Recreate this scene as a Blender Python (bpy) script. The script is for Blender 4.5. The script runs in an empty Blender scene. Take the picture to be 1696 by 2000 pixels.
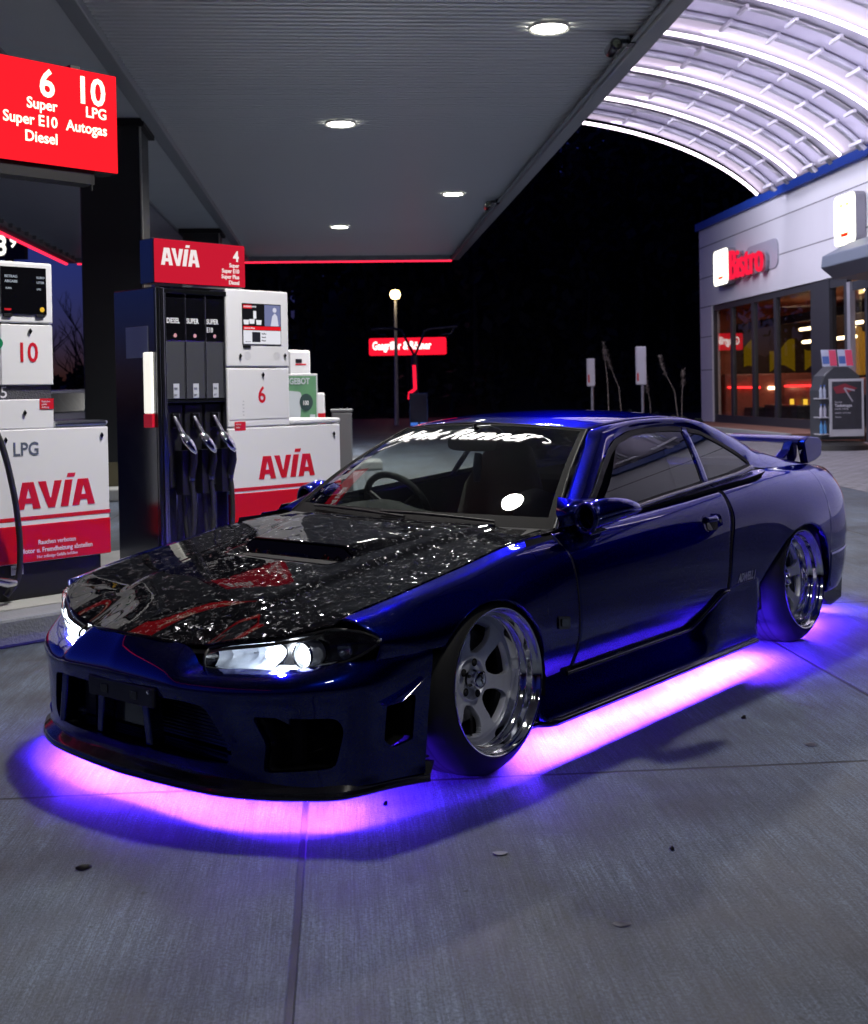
import bpy, math, random
import numpy as np
from mathutils import Vector, Matrix
R=math.radians
scene=bpy.context.scene
col=scene.collection
random.seed(7); rng=np.random.RandomState(7)

# ------------------------------------------------------------------ camera
ROLL,PITCH,FPX=0.018,-0.015,2322.4
cd=bpy.data.cameras.new('camera'); cam=bpy.data.objects.new('camera',cd); col.objects.link(cam)
cd.sensor_fit='HORIZONTAL'; cd.sensor_width=36.0; cd.lens=FPX/1696*36
cd.shift_y=-(1000-(764-PITCH*FPX))/1696.0
cd.clip_start=.05; cd.clip_end=2000
cam.matrix_world=Matrix.Translation((0,0,1.264))@Matrix.Rotation(R(90)+PITCH,4,'X')@Matrix.Rotation(-ROLL,4,'Z')
cd.dof.use_dof=True; cd.dof.focus_distance=4.4; cd.dof.aperture_fstop=7.1
scene.camera=cam

# ------------------------------------------------------------------ sky, exposure
w=bpy.data.worlds.new('World'); scene.world=w; w.use_nodes=True
nt=w.node_tree; bg=nt.nodes['Background']
sky=nt.nodes.new('ShaderNodeTexSky'); sky.sky_type='NISHITA'; sky.sun_disc=False
sky.sun_elevation=R(-4.0); sky.sun_rotation=R(-75); sky.altitude=200; sky.ozone_density=4.0; sky.dust_density=.4
tint=nt.nodes.new('ShaderNodeMix'); tint.data_type='RGBA'; tint.blend_type='MULTIPLY'; tint.inputs[0].default_value=1; tint.inputs[7].default_value=(.42,.50,1.0,1)
nt.links.new(sky.outputs[0],tint.inputs[6]); nt.links.new(tint.outputs[2],bg.inputs[0]); bg.inputs[1].default_value=1.0
SKY_STRENGTH=2.8
bg.inputs[1].default_value=SKY_STRENGTH
scene.view_settings.view_transform='Standard'; scene.view_settings.look='None'
scene.view_settings.exposure=0; scene.view_settings.gamma=1
scene.render.engine='CYCLES'
scene.cycles.max_bounces=8; scene.cycles.transparent_max_bounces=12
scene.cycles.sample_clamp_indirect=6; scene.cycles.caustics_reflective=False; scene.cycles.caustics_refractive=False

# ------------------------------------------------------------------ helpers
def tag(o,label=None,cat=None,group=None,kind=None):
    if label: o['label']=label
    if cat: o['category']=cat
    if group: o['group']=group
    if kind: o['kind']=kind
    return o
def empty(name,loc=(0,0,0),rz=0.0,parent=None):
    o=bpy.data.objects.new(name,None); o.location=loc; o.rotation_euler=(0,0,rz); o.empty_display_size=.1
    col.objects.link(o)
    if parent: o.parent=parent
    return o
def copy_tree(o,parent=None):
    c=o.copy(); col.objects.link(c); c.parent=parent
    for ch in [x for x in bpy.data.objects if x.parent==o]: copy_tree(ch,c)
    return c
_m={}
def mat(name,color=(.5,.5,.5),rough=.5,metal=0.0,emit=None,estr=0.0,coat=0.0,spec=.5,noise=0.0,nscale=8.0,bump=0.0,bscale=60.0,rvar=0.0):
    if name in _m: return _m[name]
    m=bpy.data.materials.new(name); m.use_nodes=True; n=m.node_tree.nodes; l=m.node_tree.links
    p=n['Principled BSDF']; p.inputs['Base Color'].default_value=(*color,1); p.inputs['Roughness'].default_value=rough
    p.inputs['Metallic'].default_value=metal; p.inputs['Specular IOR Level'].default_value=spec
    p.inputs['Coat Weight'].default_value=coat; p.inputs['Coat Roughness'].default_value=.006
    if emit: p.inputs['Emission Color'].default_value=(*emit,1); p.inputs['Emission Strength'].default_value=estr
    tc=n.new('ShaderNodeTexCoord')
    if noise>0 or rvar>0:
        t=n.new('ShaderNodeTexNoise'); t.inputs['Scale'].default_value=nscale; t.inputs['Detail'].default_value=6
        l.new(tc.outputs['Object'],t.inputs['Vector'])
        if noise>0:
            mx=n.new('ShaderNodeMix'); mx.data_type='RGBA'
            mx.inputs[6].default_value=(*[c*(1-noise) for c in color],1); mx.inputs[7].default_value=(*[min(1,c*(1+noise)) for c in color],1)
            l.new(t.outputs['Fac'],mx.inputs[0]); l.new(mx.outputs[2],p.inputs['Base Color'])
        if rvar>0:
            mr=n.new('ShaderNodeMapRange'); mr.inputs[3].default_value=max(0,rough-rvar); mr.inputs[4].default_value=rough+rvar
            l.new(t.outputs['Fac'],mr.inputs[0]); l.new(mr.outputs[0],p.inputs['Roughness'])
    if bump>0:
        t=n.new('ShaderNodeTexNoise'); t.inputs['Scale'].default_value=bscale; t.inputs['Detail'].default_value=5
        b=n.new('ShaderNodeBump'); b.inputs['Strength'].default_value=bump; b.inputs['Distance'].default_value=.01
        l.new(tc.outputs['Object'],t.inputs['Vector']); l.new(t.outputs['Fac'],b.inputs['Height']); l.new(b.outputs[0],p.inputs['Normal'])
    _m[name]=m; return m
def emis(name,color,strength): 
    return mat(name,(0,0,0),.6,emit=color,estr=strength,spec=0.0)

class MB:
    def __init__(s): s.v=[]; s.f=[]; s.mi=[]
    def add(s,V,F,m=0):
        b=len(s.v); s.v+= [tuple(map(float,p)) for p in V]; s.f+=[tuple(int(i)+b for i in f) for f in F]; s.mi+=[m]*len(F); return s
    def box(s,x0,x1,y0,y1,z0,z1,m=0):
        V=[(x0,y0,z0),(x1,y0,z0),(x1,y1,z0),(x0,y1,z0),(x0,y0,z1),(x1,y0,z1),(x1,y1,z1),(x0,y1,z1)]
        return s.add(V,[(0,3,2,1),(4,5,6,7),(0,1,5,4),(1,2,6,5),(2,3,7,6),(3,0,4,7)],m)
    def prism(s,poly,axis,a,b,m=0):
        n=len(poly)
        def P(p,t):
            return {'x':(t,p[0],p[1]),'y':(p[0],t,p[1]),'z':(p[0],p[1],t)}[axis]
        V=[P(p,a) for p in poly]+[P(p,b) for p in poly]
        F=[tuple(range(n)),tuple(range(2*n-1,n-1,-1))]+[(i,n+i,n+(i+1)%n,(i+1)%n) for i in range(n)]
        return s.add(V,F,m)
    def tube(s,pts,r,seg=10,m=0,caps=True):
        pts=[Vector(p) for p in pts]; n=len(pts); rr=r if hasattr(r,'__len__') else [r]*n
        V=[];F=[]; ref=None
        for i,p in enumerate(pts):
            t=(pts[min(i+1,n-1)]-pts[max(i-1,0)]).normalized()
            if ref is None:
                ref=t.orthogonal().normalized()
            a=(ref-t*ref.dot(t)).normalized(); ref=a; b=t.cross(a)
            for k in range(seg):
                th=2*math.pi*k/seg; V.append(p+(a*math.cos(th)+b*math.sin(th))*rr[i])
        for i in range(n-1):
            for k in range(seg): F.append((i*seg+k,i*seg+(k+1)%seg,(i+1)*seg+(k+1)%seg,(i+1)*seg+k))
        if caps: F.append(tuple(range(seg-1,-1,-1))); F.append(tuple((n-1)*seg+k for k in range(seg)))
        return s.add(V,F,m)
    def lathe(s,prof,axis='y',seg=48,c=(0,0,0),m=0,closed=False):
        # prof list of (r,h)
        V=[];F=[];n=len(prof)
        for k in range(seg):
            th=2*math.pi*k/seg; ct,st=math.cos(th),math.sin(th)
            for r,h in prof:
                V.append({'y':(c[0]+r*ct,c[1]+h,c[2]+r*st),'z':(c[0]+r*ct,c[1]+r*st,c[2]+h),'x':(c[0]+h,c[1]+r*ct,c[2]+r*st)}[axis])
        for k in range(seg):
            for i in range(n-1 if not closed else n):
                a=k*n+i; b=k*n+(i+1)%n; c2=((k+1)%seg)*n+(i+1)%n; d=((k+1)%seg)*n+i
                F.append((a,b,c2,d))
        return s.add(V,F,m)
    def grid(s,P,m=0,flip=False,drop=None):
        P=np.asarray(P); a,b=P.shape[:2]; V=P.reshape(-1,3); F=[]
        for i in range(a-1):
            for j in range(b-1):
                if drop is not None and drop[i,j]: continue
                q=(i*b+j,(i+1)*b+j,(i+1)*b+j+1,i*b+j+1)
                F.append(q[::-1] if flip else q)
        return s.add(V,F,m)
    def build(s,name,mats,parent=None,smooth=None,bevel=0,solid=0,merge=False,seg=2):
        me=bpy.data.meshes.new(name); me.from_pydata(s.v,[],s.f)
        mats=mats if isinstance(mats,(list,tuple)) else [mats]
        for m in mats: me.materials.append(m)
        if len(mats)>1:
            for i,p in enumerate(me.polygons): p.material_index=s.mi[i]
        me.update()
        if merge:
            import bmesh
            bm=bmesh.new(); bm.from_mesh(me); bmesh.ops.remove_doubles(bm,verts=bm.verts,dist=1e-5)
            bmesh.ops.recalc_face_normals(bm,faces=bm.faces); bm.to_mesh(me); bm.free()
        if smooth is not None:
            me.polygons.foreach_set('use_smooth',[True]*len(me.polygons)); me.set_sharp_from_angle(angle=R(smooth))
        o=bpy.data.objects.new(name,me); col.objects.link(o)
        if parent: o.parent=parent
        if solid:
            md=o.modifiers.new('solid','SOLIDIFY'); md.thickness=abs(solid); md.offset=-1 if solid>0 else 1
        if bevel:
            md=o.modifiers.new('bevel','BEVEL'); md.width=bevel; md.segments=seg; md.limit_method='ANGLE'; md.angle_limit=R(35)
        return o

def text_geo(body,size=1,align='LEFT',extrude=.0,offset=0.0,shear=0.0,xs=1.0):
    cu=bpy.data.curves.new('t','FONT'); cu.body=body; cu.size=size; cu.align_x=align; cu.extrude=extrude; cu.offset=offset; cu.shear=shear; cu.resolution_u=3
    o=bpy.data.objects.new('t',cu); col.objects.link(o)
    dg=bpy.context.evaluated_depsgraph_get(); me=bpy.data.meshes.new_from_object(o.evaluated_get(dg))
    V=[(v.co.x*xs,v.co.y,v.co.z) for v in me.vertices]; F=[tuple(p.vertices) for p in me.polygons]
    bpy.data.objects.remove(o); bpy.data.curves.remove(cu); bpy.data.meshes.remove(me)
    return V,F
def text_on(mb,body,x,z,size,y=0.0,th=.002,align='LEFT',offset=0.0,shear=0.0,xs=1.0,m=0):
    # lettering standing on a plane that faces local -y
    V,F=text_geo(body,size,align,th/2,offset,shear,xs)
    return mb.add([(x+a,y-c-th/2,z+b) for a,b,c in V],F,m)
def logo(mb,x,z,W,H,y=0.0,th=.002,m=0):
    # bold slanted capitals A V I A with a dot over the I
    def poly(pts):
        P=[(x+px*W, z+pz*H) for px,pz in pts]
        mb.prism(P,'y',y-th,y,m)
    for ox in (0.0,.70):
        poly([(ox+0,0),(ox+.092,0),(ox+.106,.17),(ox+.12,.32),(ox+.150,.62),(ox+.150,.8),(ox+.078,.8)])
        poly([(ox+.205,0),(ox+.298,0),(ox+.215,.8),(ox+.150,.8),(ox+.150,.62),(ox+.183,.32),(ox+.194,.17)])
        poly([(ox+.106,.17),(ox+.194,.17),(ox+.183,.32),(ox+.12,.32)])
    poly([(.272,.8),(.368,.8),(.418,.30),(.395,0)]) 
    poly([(.395,0),(.418,.30),(.432,.30),(.478,0)]) 
    poly([(.478,0),(.432,.30),(.478,.8),(.572,.8)]) 
    poly([(.550,0),(.648,0),(.712,.80),(.614,.80)])
    poly([(.635,.88),(.735,.88),(.750,1.0),(.650,1.0)])
def boolean(o,cutters,op='DIFFERENCE'):
    for c in cutters:
        md=o.modifiers.new('b','BOOLEAN'); md.operation=op; md.object=c; md.solver='EXACT'
    dg=bpy.context.evaluated_depsgraph_get(); dg.update()
    me=bpy.data.meshes.new_from_object(o.evaluated_get(dg)); old=o.data; o.modifiers.clear(); o.data=me
    for c in cutters: bpy.data.objects.remove(c)
    return o
def pchip(x,y,xq):
    x=np.asarray(x,float); y=np.asarray(y,float); xq=np.clip(np.asarray(xq,float),x[0],x[-1])
    h=np.diff(x); d=(np.diff(y,axis=0).T/h).T; m=np.zeros_like(y)
    if len(x)>2:
        a,b=d[:-1],d[1:]; 
        w1=(2*h[1:]+h[:-1]); w2=(h[1:]+2*h[:-1])
        if y.ndim>1: w1=w1[:,None]; w2=w2[:,None]
        with np.errstate(all='ignore'):
            hm=(w1+w2)/(w1/a+w2/b)
        m[1:-1]=np.where(a*b>0,hm,0)
    m[0]=d[0]; m[-1]=d[-1]
    i=np.clip(np.searchsorted(x,xq,side='right')-1,0,len(x)-2); t=(xq-x[i])/h[i]
    hh=h[i]
    if y.ndim>1: t=t[...,None]; hh=hh[...,None]
    return (2*t**3-3*t**2+1)*y[i]+(t**3-2*t**2+t)*hh*m[i]+(-2*t**3+3*t**2)*y[i+1]+(t**3-t**2)*hh*m[i+1]
def catmull(P,tq):
    # P (n,d), tq in [0,1] by chord length, smooth C1
    P=np.asarray(P,float); d=np.r_[0,np.cumsum(np.linalg.norm(np.diff(P,axis=0),axis=1)**.75)]; d/=d[-1]
    n=len(P); m=np.zeros_like(P)
    m[1:-1]=(P[2:]-P[:-2])/(d[2:]-d[:-2])[:,None]; m[0]=(P[1]-P[0])/(d[1]-d[0]); m[-1]=(P[-1]-P[-2])/(d[-1]-d[-2])
    tq=np.clip(np.asarray(tq,float),0,1); i=np.clip(np.searchsorted(d,tq,side='right')-1,0,n-2); h=(d[i+1]-d[i])[...,None]; t=((tq-d[i])[...,None])/h
    return (2*t**3-3*t**2+1)*P[i]+(t**3-2*t**2+t)*h*m[i]+(-2*t**3+3*t**2)*P[i+1]+(t**3-t**2)*h*m[i+1]

# ------------------------------------------------------------------ materials
def mat_paint():
    m=mat('blue_paint',(.0003,.0058,.150),.23,metal=1.0,coat=1.0)
    p=m.node_tree.nodes['Principled BSDF']; p.inputs['Coat IOR'].default_value=1.62; p.inputs['Specular Tint'].default_value=(.02,.08,.9,1)
    n=m.node_tree.nodes; l=m.node_tree.links
    tc=n.new('ShaderNodeTexCoord'); v=n.new('ShaderNodeTexVoronoi'); v.inputs['Scale'].default_value=900
    l.new(tc.outputs['Object'],v.inputs['Vector'])
    mr=n.new('ShaderNodeMapRange'); mr.inputs[3].default_value=.20; mr.inputs[4].default_value=.30
    sp=n.new('ShaderNodeSeparateColor'); l.new(v.outputs['Color'],sp.inputs[0]); l.new(sp.outputs[0],mr.inputs[0]); l.new(mr.outputs[0],p.inputs['Roughness'])
    return m
PAINT=mat_paint()
BLACKG=mat('gloss_black_plastic',(.006,.006,.008),.18,coat=.6)
BLACK=mat('matt_black_plastic',(.008,.008,.010),.6,spec=.3,bump=.05,bscale=300)
RUBBER=mat('black_rubber',(.012,.012,.013),.62,noise=.3,nscale=20,bump=.08,bscale=200)
TRIM=mat('window_trim_rubber',(.005,.005,.006),.5,spec=.2)
CHROME=mat('polished_metal',(.80,.81,.84),.07,metal=1.0,rvar=.03,nscale=40)
RIM=mat('satin_silver_metal',(.74,.77,.88),.42,metal=.45,noise=.12,nscale=30)
DARKMETAL=mat('dark_cast_metal',(.05,.05,.055),.45,metal=.6)
INTERIOR=mat('dark_interior_fabric',(.009,.009,.010),.8,noise=.3,nscale=60)
SEATG=mat('grey_seat_fabric',(.07,.08,.085),.85,noise=.2,nscale=80)
WHITEV=mat('white_vinyl_glow',(.85,.85,.86),.4,emit=(.95,.92,.9),estr=.75)  # vinyl given its own glow so the banner reads bright
def mat_glass(name,tint,ior=1.45,boost=1.0):
    m=bpy.data.materials.new(name); m.use_nodes=True; n=m.node_tree.nodes; l=m.node_tree.links
    n.remove(n['Principled BSDF']); out=n['Material Output']
    t=n.new('ShaderNodeBsdfTransparent'); t.inputs[0].default_value=(*tint,1)
    g=n.new('ShaderNodeBsdfGlossy'); g.inputs['Roughness'].default_value=.006; g.inputs['Color'].default_value=(boost,boost,boost,1)
    lw=n.new('ShaderNodeLayerWeight'); lw.inputs[0].default_value=.5
    pw=n.new('ShaderNodeMath'); pw.operation='POWER'; pw.inputs[1].default_value=5; l.new(lw.outputs['Facing'],pw.inputs[0])
    f0=((ior-1)/(ior+1))**2; f=n.new('ShaderNodeMath'); f.operation='MULTIPLY_ADD'; f.inputs[1].default_value=1-f0; f.inputs[2].default_value=f0; l.new(pw.outputs[0],f.inputs[0])
    mx=n.new('ShaderNodeMixShader'); l.new(f.outputs[0],mx.inputs[0]); l.new(t.outputs[0],mx.inputs[1]); l.new(g.outputs[0],mx.inputs[2]); l.new(mx.outputs[0],out.inputs[0])
    _m[name]=m; return m
GLASS_W=mat_glass('windshield_glass',(.56,.61,.59),1.38)
GLASS_S=mat_glass('tinted_side_glass',(.10,.105,.12),1.7); GLASS_O=mat_glass('clear_side_glass',(.86,.88,.86),1.3)
GLASS_H=mat_glass('clear_lamp_plastic',(.93,.95,.97))
GLASS_B=mat_glass('shop_glass',(.8,.82,.82))
def mat_carbon():
    m=mat('forged_carbon',(.012,.012,.013),.3,metal=.3,coat=1.0)
    n=m.node_tree.nodes; l=m.node_tree.links; p=n['Principled BSDF']
    p.inputs['Coat Roughness'].default_value=.012; p.inputs['Coat IOR'].default_value=1.42
    tc=n.new('ShaderNodeTexCoord'); mp=n.new('ShaderNodeMapping'); mp.inputs['Scale'].default_value=(1.0,1.0,1.0)
    nz=n.new('ShaderNodeTexNoise'); nz.inputs['Scale'].default_value=22; nz.inputs['Detail'].default_value=2
    add=n.new('ShaderNodeVectorMath'); add.operation='MULTIPLY_ADD'; add.inputs[1].default_value=(.05,.05,.05)
    l.new(tc.outputs['Object'],mp.inputs[0]); l.new(mp.outputs[0],nz.inputs['Vector'])
    l.new(nz.outputs['Color'],add.inputs[0]); l.new(mp.outputs[0],add.inputs[2])
    outs=[]
    for sc,rot,st in ((120,.5,(1,.34,.5)),(150,-.9,(.38,1,.5))):
        mq=n.new('ShaderNodeMapping'); mq.inputs['Rotation'].default_value=(0,0,rot); mq.inputs['Scale'].default_value=st
        v=n.new('ShaderNodeTexVoronoi'); v.inputs['Scale'].default_value=sc
        l.new(add.outputs[0],mq.inputs[0]); l.new(mq.outputs[0],v.inputs['Vector']); outs.append(v)
    mx=n.new('ShaderNodeMix'); mx.data_type='RGBA'; mx.inputs[0].default_value=.5
    l.new(outs[0].outputs['Color'],mx.inputs[6]); l.new(outs[1].outputs['Color'],mx.inputs[7])
    sp=n.new('ShaderNodeSeparateColor'); l.new(mx.outputs[2],sp.inputs[0])
    cr=n.new('ShaderNodeValToRGB'); e=cr.color_ramp.elements
    e[0].position=.30; e[0].color=(.002,.002,.003,1); e[1].position=.68; e[1].color=(.003,.003,.004,1)
    x=cr.color_ramp.elements.new(.86); x.color=(.060,.060,.066,1)
    l.new(sp.outputs[0],cr.inputs[0]); l.new(cr.outputs[0],p.inputs['Base Color'])
    mr=n.new('ShaderNodeMapRange'); mr.inputs[3].default_value=.10; mr.inputs[4].default_value=.30
    l.new(sp.outputs[1],mr.inputs[0]); l.new(mr.outputs[0],p.inputs['Roughness'])
    # every flake lies at its own small angle
    sub=n.new('ShaderNodeVectorMath'); sub.operation='SUBTRACT'; sub.inputs[1].default_value=(.5,.5,.5); l.new(mx.outputs[2],sub.inputs[0])
    mul=n.new('ShaderNodeVectorMath'); mul.operation='SCALE'; mul.inputs['Scale'].default_value=.70; l.new(sub.outputs[0],mul.inputs[0])
    geo=n.new('ShaderNodeNewGeometry'); ad=n.new('ShaderNodeVectorMath'); ad.operation='ADD'; l.new(geo.outputs['Normal'],ad.inputs[0]); l.new(mul.outputs[0],ad.inputs[1])
    nm=n.new('ShaderNodeVectorMath'); nm.operation='NORMALIZE'; l.new(ad.outputs[0],nm.inputs[0]); l.new(nm.outputs[0],p.inputs['Normal'])
    b2=n.new('ShaderNodeVectorMath'); b2.operation='SCALE'; b2.inputs['Scale'].default_value=.006; l.new(sub.outputs[0],b2.inputs[0])
    a2=n.new('ShaderNodeVectorMath'); a2.operation='ADD'; l.new(geo.outputs['Normal'],a2.inputs[0]); l.new(b2.outputs[0],a2.inputs[1])
    n2=n.new('ShaderNodeVectorMath'); n2.operation='NORMALIZE'; l.new(a2.outputs[0],n2.inputs[0]); l.new(n2.outputs[0],p.inputs['Coat Normal'])
    mm=n.new('ShaderNodeMapRange'); mm.inputs[1].default_value=.80; mm.inputs[2].default_value=.87; l.new(sp.outputs[0],mm.inputs[0]); l.new(mm.outputs[0],p.inputs['Metallic']); p.inputs['Specular IOR Level'].default_value=0.0
    return m
CARBON=mat_carbon(); CARBON.node_tree.nodes['Principled BSDF'].inputs['Coat Weight'].default_value=.55

# ------------------------------------------------------------------ frames of the place
AZ=R(4.6)          # canopy, shop and slab joints run this far left of the view axis
dd=np.array([-math.sin(AZ),math.cos(AZ)]); rr=np.array([dd[1],-dd[0]])
TZ=R(44.3); tt=np.array([math.sin(TZ),math.cos(TZ)]); nn=np.array([tt[1],-tt[0]])   # pump island
OFF=-6.166
def ST(name,u=0,v=0,z=0): # thing in the canopy frame: local x across, local y away
    p=rr*u+dd*v; return empty(name,(p[0],p[1],z),AZ)
def PU(name,s,z=0,off=OFF):   # thing in the pump frame: local x along the island, local -y faces the car
    p=tt*s+nn*off; return empty(name,(p[0],p[1],z),math.atan2(tt[1],tt[0]))

# ------------------------------------------------------------------ ground
def ground_nodes():
    m=bpy.data.materials.new('brushed_concrete'); m.use_nodes=True; n=m.node_tree.nodes; l=m.node_tree.links; p=n['Principled BSDF']
    tc=n.new('ShaderNodeTexCoord'); 
    def noise(scale,detail=6,sc=(1,1,1),rough=.6):
        mp=n.new('ShaderNodeMapping'); mp.inputs['Scale'].default_value=sc; l.new(tc.outputs['Object'],mp.inputs[0])
        t=n.new('ShaderNodeTexNoise'); t.inputs['Scale'].default_value=scale; t.inputs['Detail'].default_value=detail; t.inputs['Roughness'].default_value=rough
        l.new(mp.outputs[0],t.inputs['Vector']); return t.outputs['Fac']
    def math_(op,a,b=None,c=None):
        t=n.new('ShaderNodeMath'); t.operation=op
        for i,x in enumerate((a,b,c)):
            if x is None: continue
            if isinstance(x,(int,float)): t.inputs[i].default_value=x
            else: l.new(x,t.inputs[i])
        return t.outputs[0]
    def mr(x,a,b,c,d,smooth=False):
        t=n.new('ShaderNodeMapRange'); t.inputs[1].default_value=a; t.inputs[2].default_value=b; t.inputs[3].default_value=c; t.inputs[4].default_value=d
        if smooth: t.interpolation_type='SMOOTHSTEP'
        l.new(x,t.inputs[0]); return t.outputs[0]
    big=noise(.7,8,rough=.65); mid=noise(4,8,(1,.6,1)); fine=noise(110,5,rough=.85); brush=noise(6,7,(34,.8,1),.85); brush2=noise(3,5,(11,.35,1),.7)
    spots=noise(14,3)
    a=mr(big,.40,.60,.52,1.34); b=mr(mid,.40,.60,.72,1.28); c=mr(fine,.42,.58,.50,1.6); d=mr(brush,.42,.58,.58,1.46); d2=mr(brush2,.42,.58,.84,1.16)
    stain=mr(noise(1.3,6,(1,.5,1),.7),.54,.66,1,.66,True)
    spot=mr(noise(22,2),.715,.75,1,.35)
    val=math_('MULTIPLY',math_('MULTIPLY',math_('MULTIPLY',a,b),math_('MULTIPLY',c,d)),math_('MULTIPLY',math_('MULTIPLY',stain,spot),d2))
    # dark joints between the slabs
    sp=n.new('ShaderNodeSeparateXYZ'); l.new(tc.outputs['Object'],sp.inputs[0])
    wob=mr(noise(3,3),0,1,-.003,.003)
    def joint(axis,origin,period,wd):
        s=math_('ADD',sp.outputs[axis],wob); s=math_('SUBTRACT',s,origin-period*40); s=math_('MODULO',s,period)
        s=math_('MINIMUM',s,math_('SUBTRACT',period,s)); return mr(s,wd*.6,wd,0,1)
    j1=joint(0,-.123,2.24,.0115); j2=joint(1,3.835,2.81,.0105)
    j=math_('MULTIPLY',j1,j2)
    jd=mr(j,0,1,.02,1)
    val=math_('MULTIPLY',val,jd)
    cc=n.new('ShaderNodeCombineColor')
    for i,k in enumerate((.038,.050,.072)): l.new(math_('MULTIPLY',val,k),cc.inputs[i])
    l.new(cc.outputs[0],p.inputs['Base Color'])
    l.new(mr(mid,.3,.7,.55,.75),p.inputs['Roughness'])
    bp=n.new('ShaderNodeBump'); bp.inputs['Strength'].default_value=.8; bp.inputs['Distance'].default_value=.004
    hh=math_('ADD',math_('MULTIPLY',brush,.5),math_('ADD',math_('MULTIPLY',fine,.35),math_('MULTIPLY',j,1.2))); l.new(hh,bp.inputs['Height']); l.new(bp.outputs[0],p.inputs['Normal'])
    return m
def mat_pavers():
    m=bpy.data.materials.new('interlocking_pavers'); m.use_nodes=True; n=m.node_tree.nodes; l=m.node_tree.links; p=n['Principled BSDF']
    tc=n.new('ShaderNodeTexCoord'); b=n.new('ShaderNodeTexBrick'); b.inputs['Scale'].default_value=1; b.inputs['Brick Width'].default_value=.24; b.inputs['Row Height'].default_value=.16; b.inputs['Mortar Size'].default_value=.012
    b.inputs['Color1'].default_value=(.15,.15,.17,1); b.inputs['Color2'].default_value=(.22,.22,.25,1); b.inputs['Mortar'].default_value=(.06,.06,.065,1)
    nz=n.new('ShaderNodeTexNoise'); nz.inputs['Scale'].default_value=9; ad=n.new('ShaderNodeVectorMath'); ad.operation='MULTIPLY_ADD'; ad.inputs[1].default_value=(.05,.05,0)
    l.new(tc.outputs['Object'],nz.inputs['Vector']); l.new(nz.outputs['Color'],ad.inputs[0]); l.new(tc.outputs['Object'],ad.inputs[2]); l.new(ad.outputs[0],b.inputs['Vector'])
    l.new(b.outputs['Color'],p.inputs['Base Color']); p.inputs['Roughness'].default_value=.65
    bp=n.new('ShaderNodeBump'); bp.inputs['Strength'].default_value=.6; bp.inputs['Distance'].default_value=.01; bp.invert=True; l.new(b.outputs['Fac'],bp.inputs['Height']); l.new(bp.outputs[0],p.inputs['Normal'])
    return m
def sheet(name,poly,z,m,kind='structure',frame=True):
    mb=MB(); mb.add([(x,y,0) for x,y in poly],[tuple(range(len(poly)))])
    o=mb.build(name,m); o.location=(0,0,z)
    if frame: o.rotation_euler=(0,0,AZ)
    tag(o,kind=kind); return o
GRASS=mat('dark_grass',(.018,.028,.014),.9,noise=.5,nscale=3,bump=.5,bscale=30)
ASPH=mat('road_asphalt',(.05,.05,.06),.6,noise=.3,nscale=2,bump=.2,bscale=200)
sheet('ground',[(-300,-120),(300,-120),(300,400),(-300,400)],-.012,GRASS)
sheet('road',[(-70,34.8),(4,34.8),(9,40),(60,46),(60,57),(-70,57)],-.006,ASPH)
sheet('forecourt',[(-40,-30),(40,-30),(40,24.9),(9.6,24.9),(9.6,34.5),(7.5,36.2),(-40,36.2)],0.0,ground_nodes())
sheet('paving',[(5.7,8.4),(39,8.4),(39,24.7),(9.5,24.7),(9.5,33),(7.2,33),(6.3,16)],.004,mat_pavers())
BRICKP=mat('terrace_paving',(.20,.10,.075),.7,noise=.3,nscale=10,bump=.3,bscale=60)
CONC=mat('pale_concrete',(.30,.31,.31),.75,noise=.18,nscale=5,bump=.25,bscale=80)
mb=MB().box(9.72,11.4,25,37,.0,.2); o=mb.build('terrace',BRICKP); o.rotation_euler=(0,0,AZ); tag(o,kind='structure')
mb=MB().box(9.6,9.717,24.88,37,.0,.215); o=mb.build('retaining_wall',CONC,bevel=.01); o.rotation_euler=(0,0,AZ)
tag(o,'low pale concrete edging wall in front of the raised shop terrace','wall')
OIL=mat('oil_stain',(.020,.021,.026),.32,noise=.3,nscale=12)
def stain(x,y,r,seed,label):
    q=random.Random(seed); ph=[q.uniform(0,6.28) for _ in range(5)]; mk=MB(); P=[]
    for t in np.linspace(0,2*math.pi,60,endpoint=False):
        k=1+sum(.16/(i+1)*math.sin((i+2)*t+ph[i]) for i in range(5)); P.append((x+r*k*math.cos(t),y+r*k*.8*math.sin(t)))
    mk.add([(a,b,.0022+.0001*(seed%9)) for a,b in P],[tuple(range(60))]); o=mk.build('oil_stain',OIL); tag(o,label,'stain','oil stains on the slabs')
stain(.42,2.78,.018,4,'tiny dark oil drip on the right front slab near the bottom edge of the picture')
stain(1.75,3.30,.016,5,'dark oil drip at the far right of the front slabs')
stain(1.30,4.15,.022,6,'small dark oil drip right of the car just beyond the cross joint')
# small marks lying on the slabs
mb=MB()
for (x,y,a,b,th) in ((.158,3.218,.020,.013,.4),):
    pts=[(x+a*math.cos(t)*(1+.15*math.sin(3*t)),y+b*math.sin(t)) for t in np.linspace(0,2*math.pi,14,endpoint=False)]
    mb.prism(pts,'z',.0015,.004)
o=mb.build('chewing_gum',mat('pale_gum',(.13,.13,.15),.7)); tag(o,'flattened pale lump of chewing gum on the front slab','chewing gum')
LEAF=mat('wet_leaf',(.02,.017,.016),.6)
def leaf(x,y,s,ang,label):
    mb=MB(); P=[]
    for i,t in enumerate(np.linspace(0,1,6)):
        wd=.35*s*math.sin(math.pi*min(1,t*.95+.05)); P.append([(t*s-s/2,-wd,.003),(t*s-s/2,0,.009+.004*math.sin(3*t)),(t*s-s/2,wd,.004)])
    mb.grid(P); o=mb.build('fallen_leaf',LEAF,solid=.001,smooth=60); o.location=(x,y,0); o.rotation_euler=(0,0,ang)
    tag(o,label,'leaf','leaves lying on the slabs')
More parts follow.
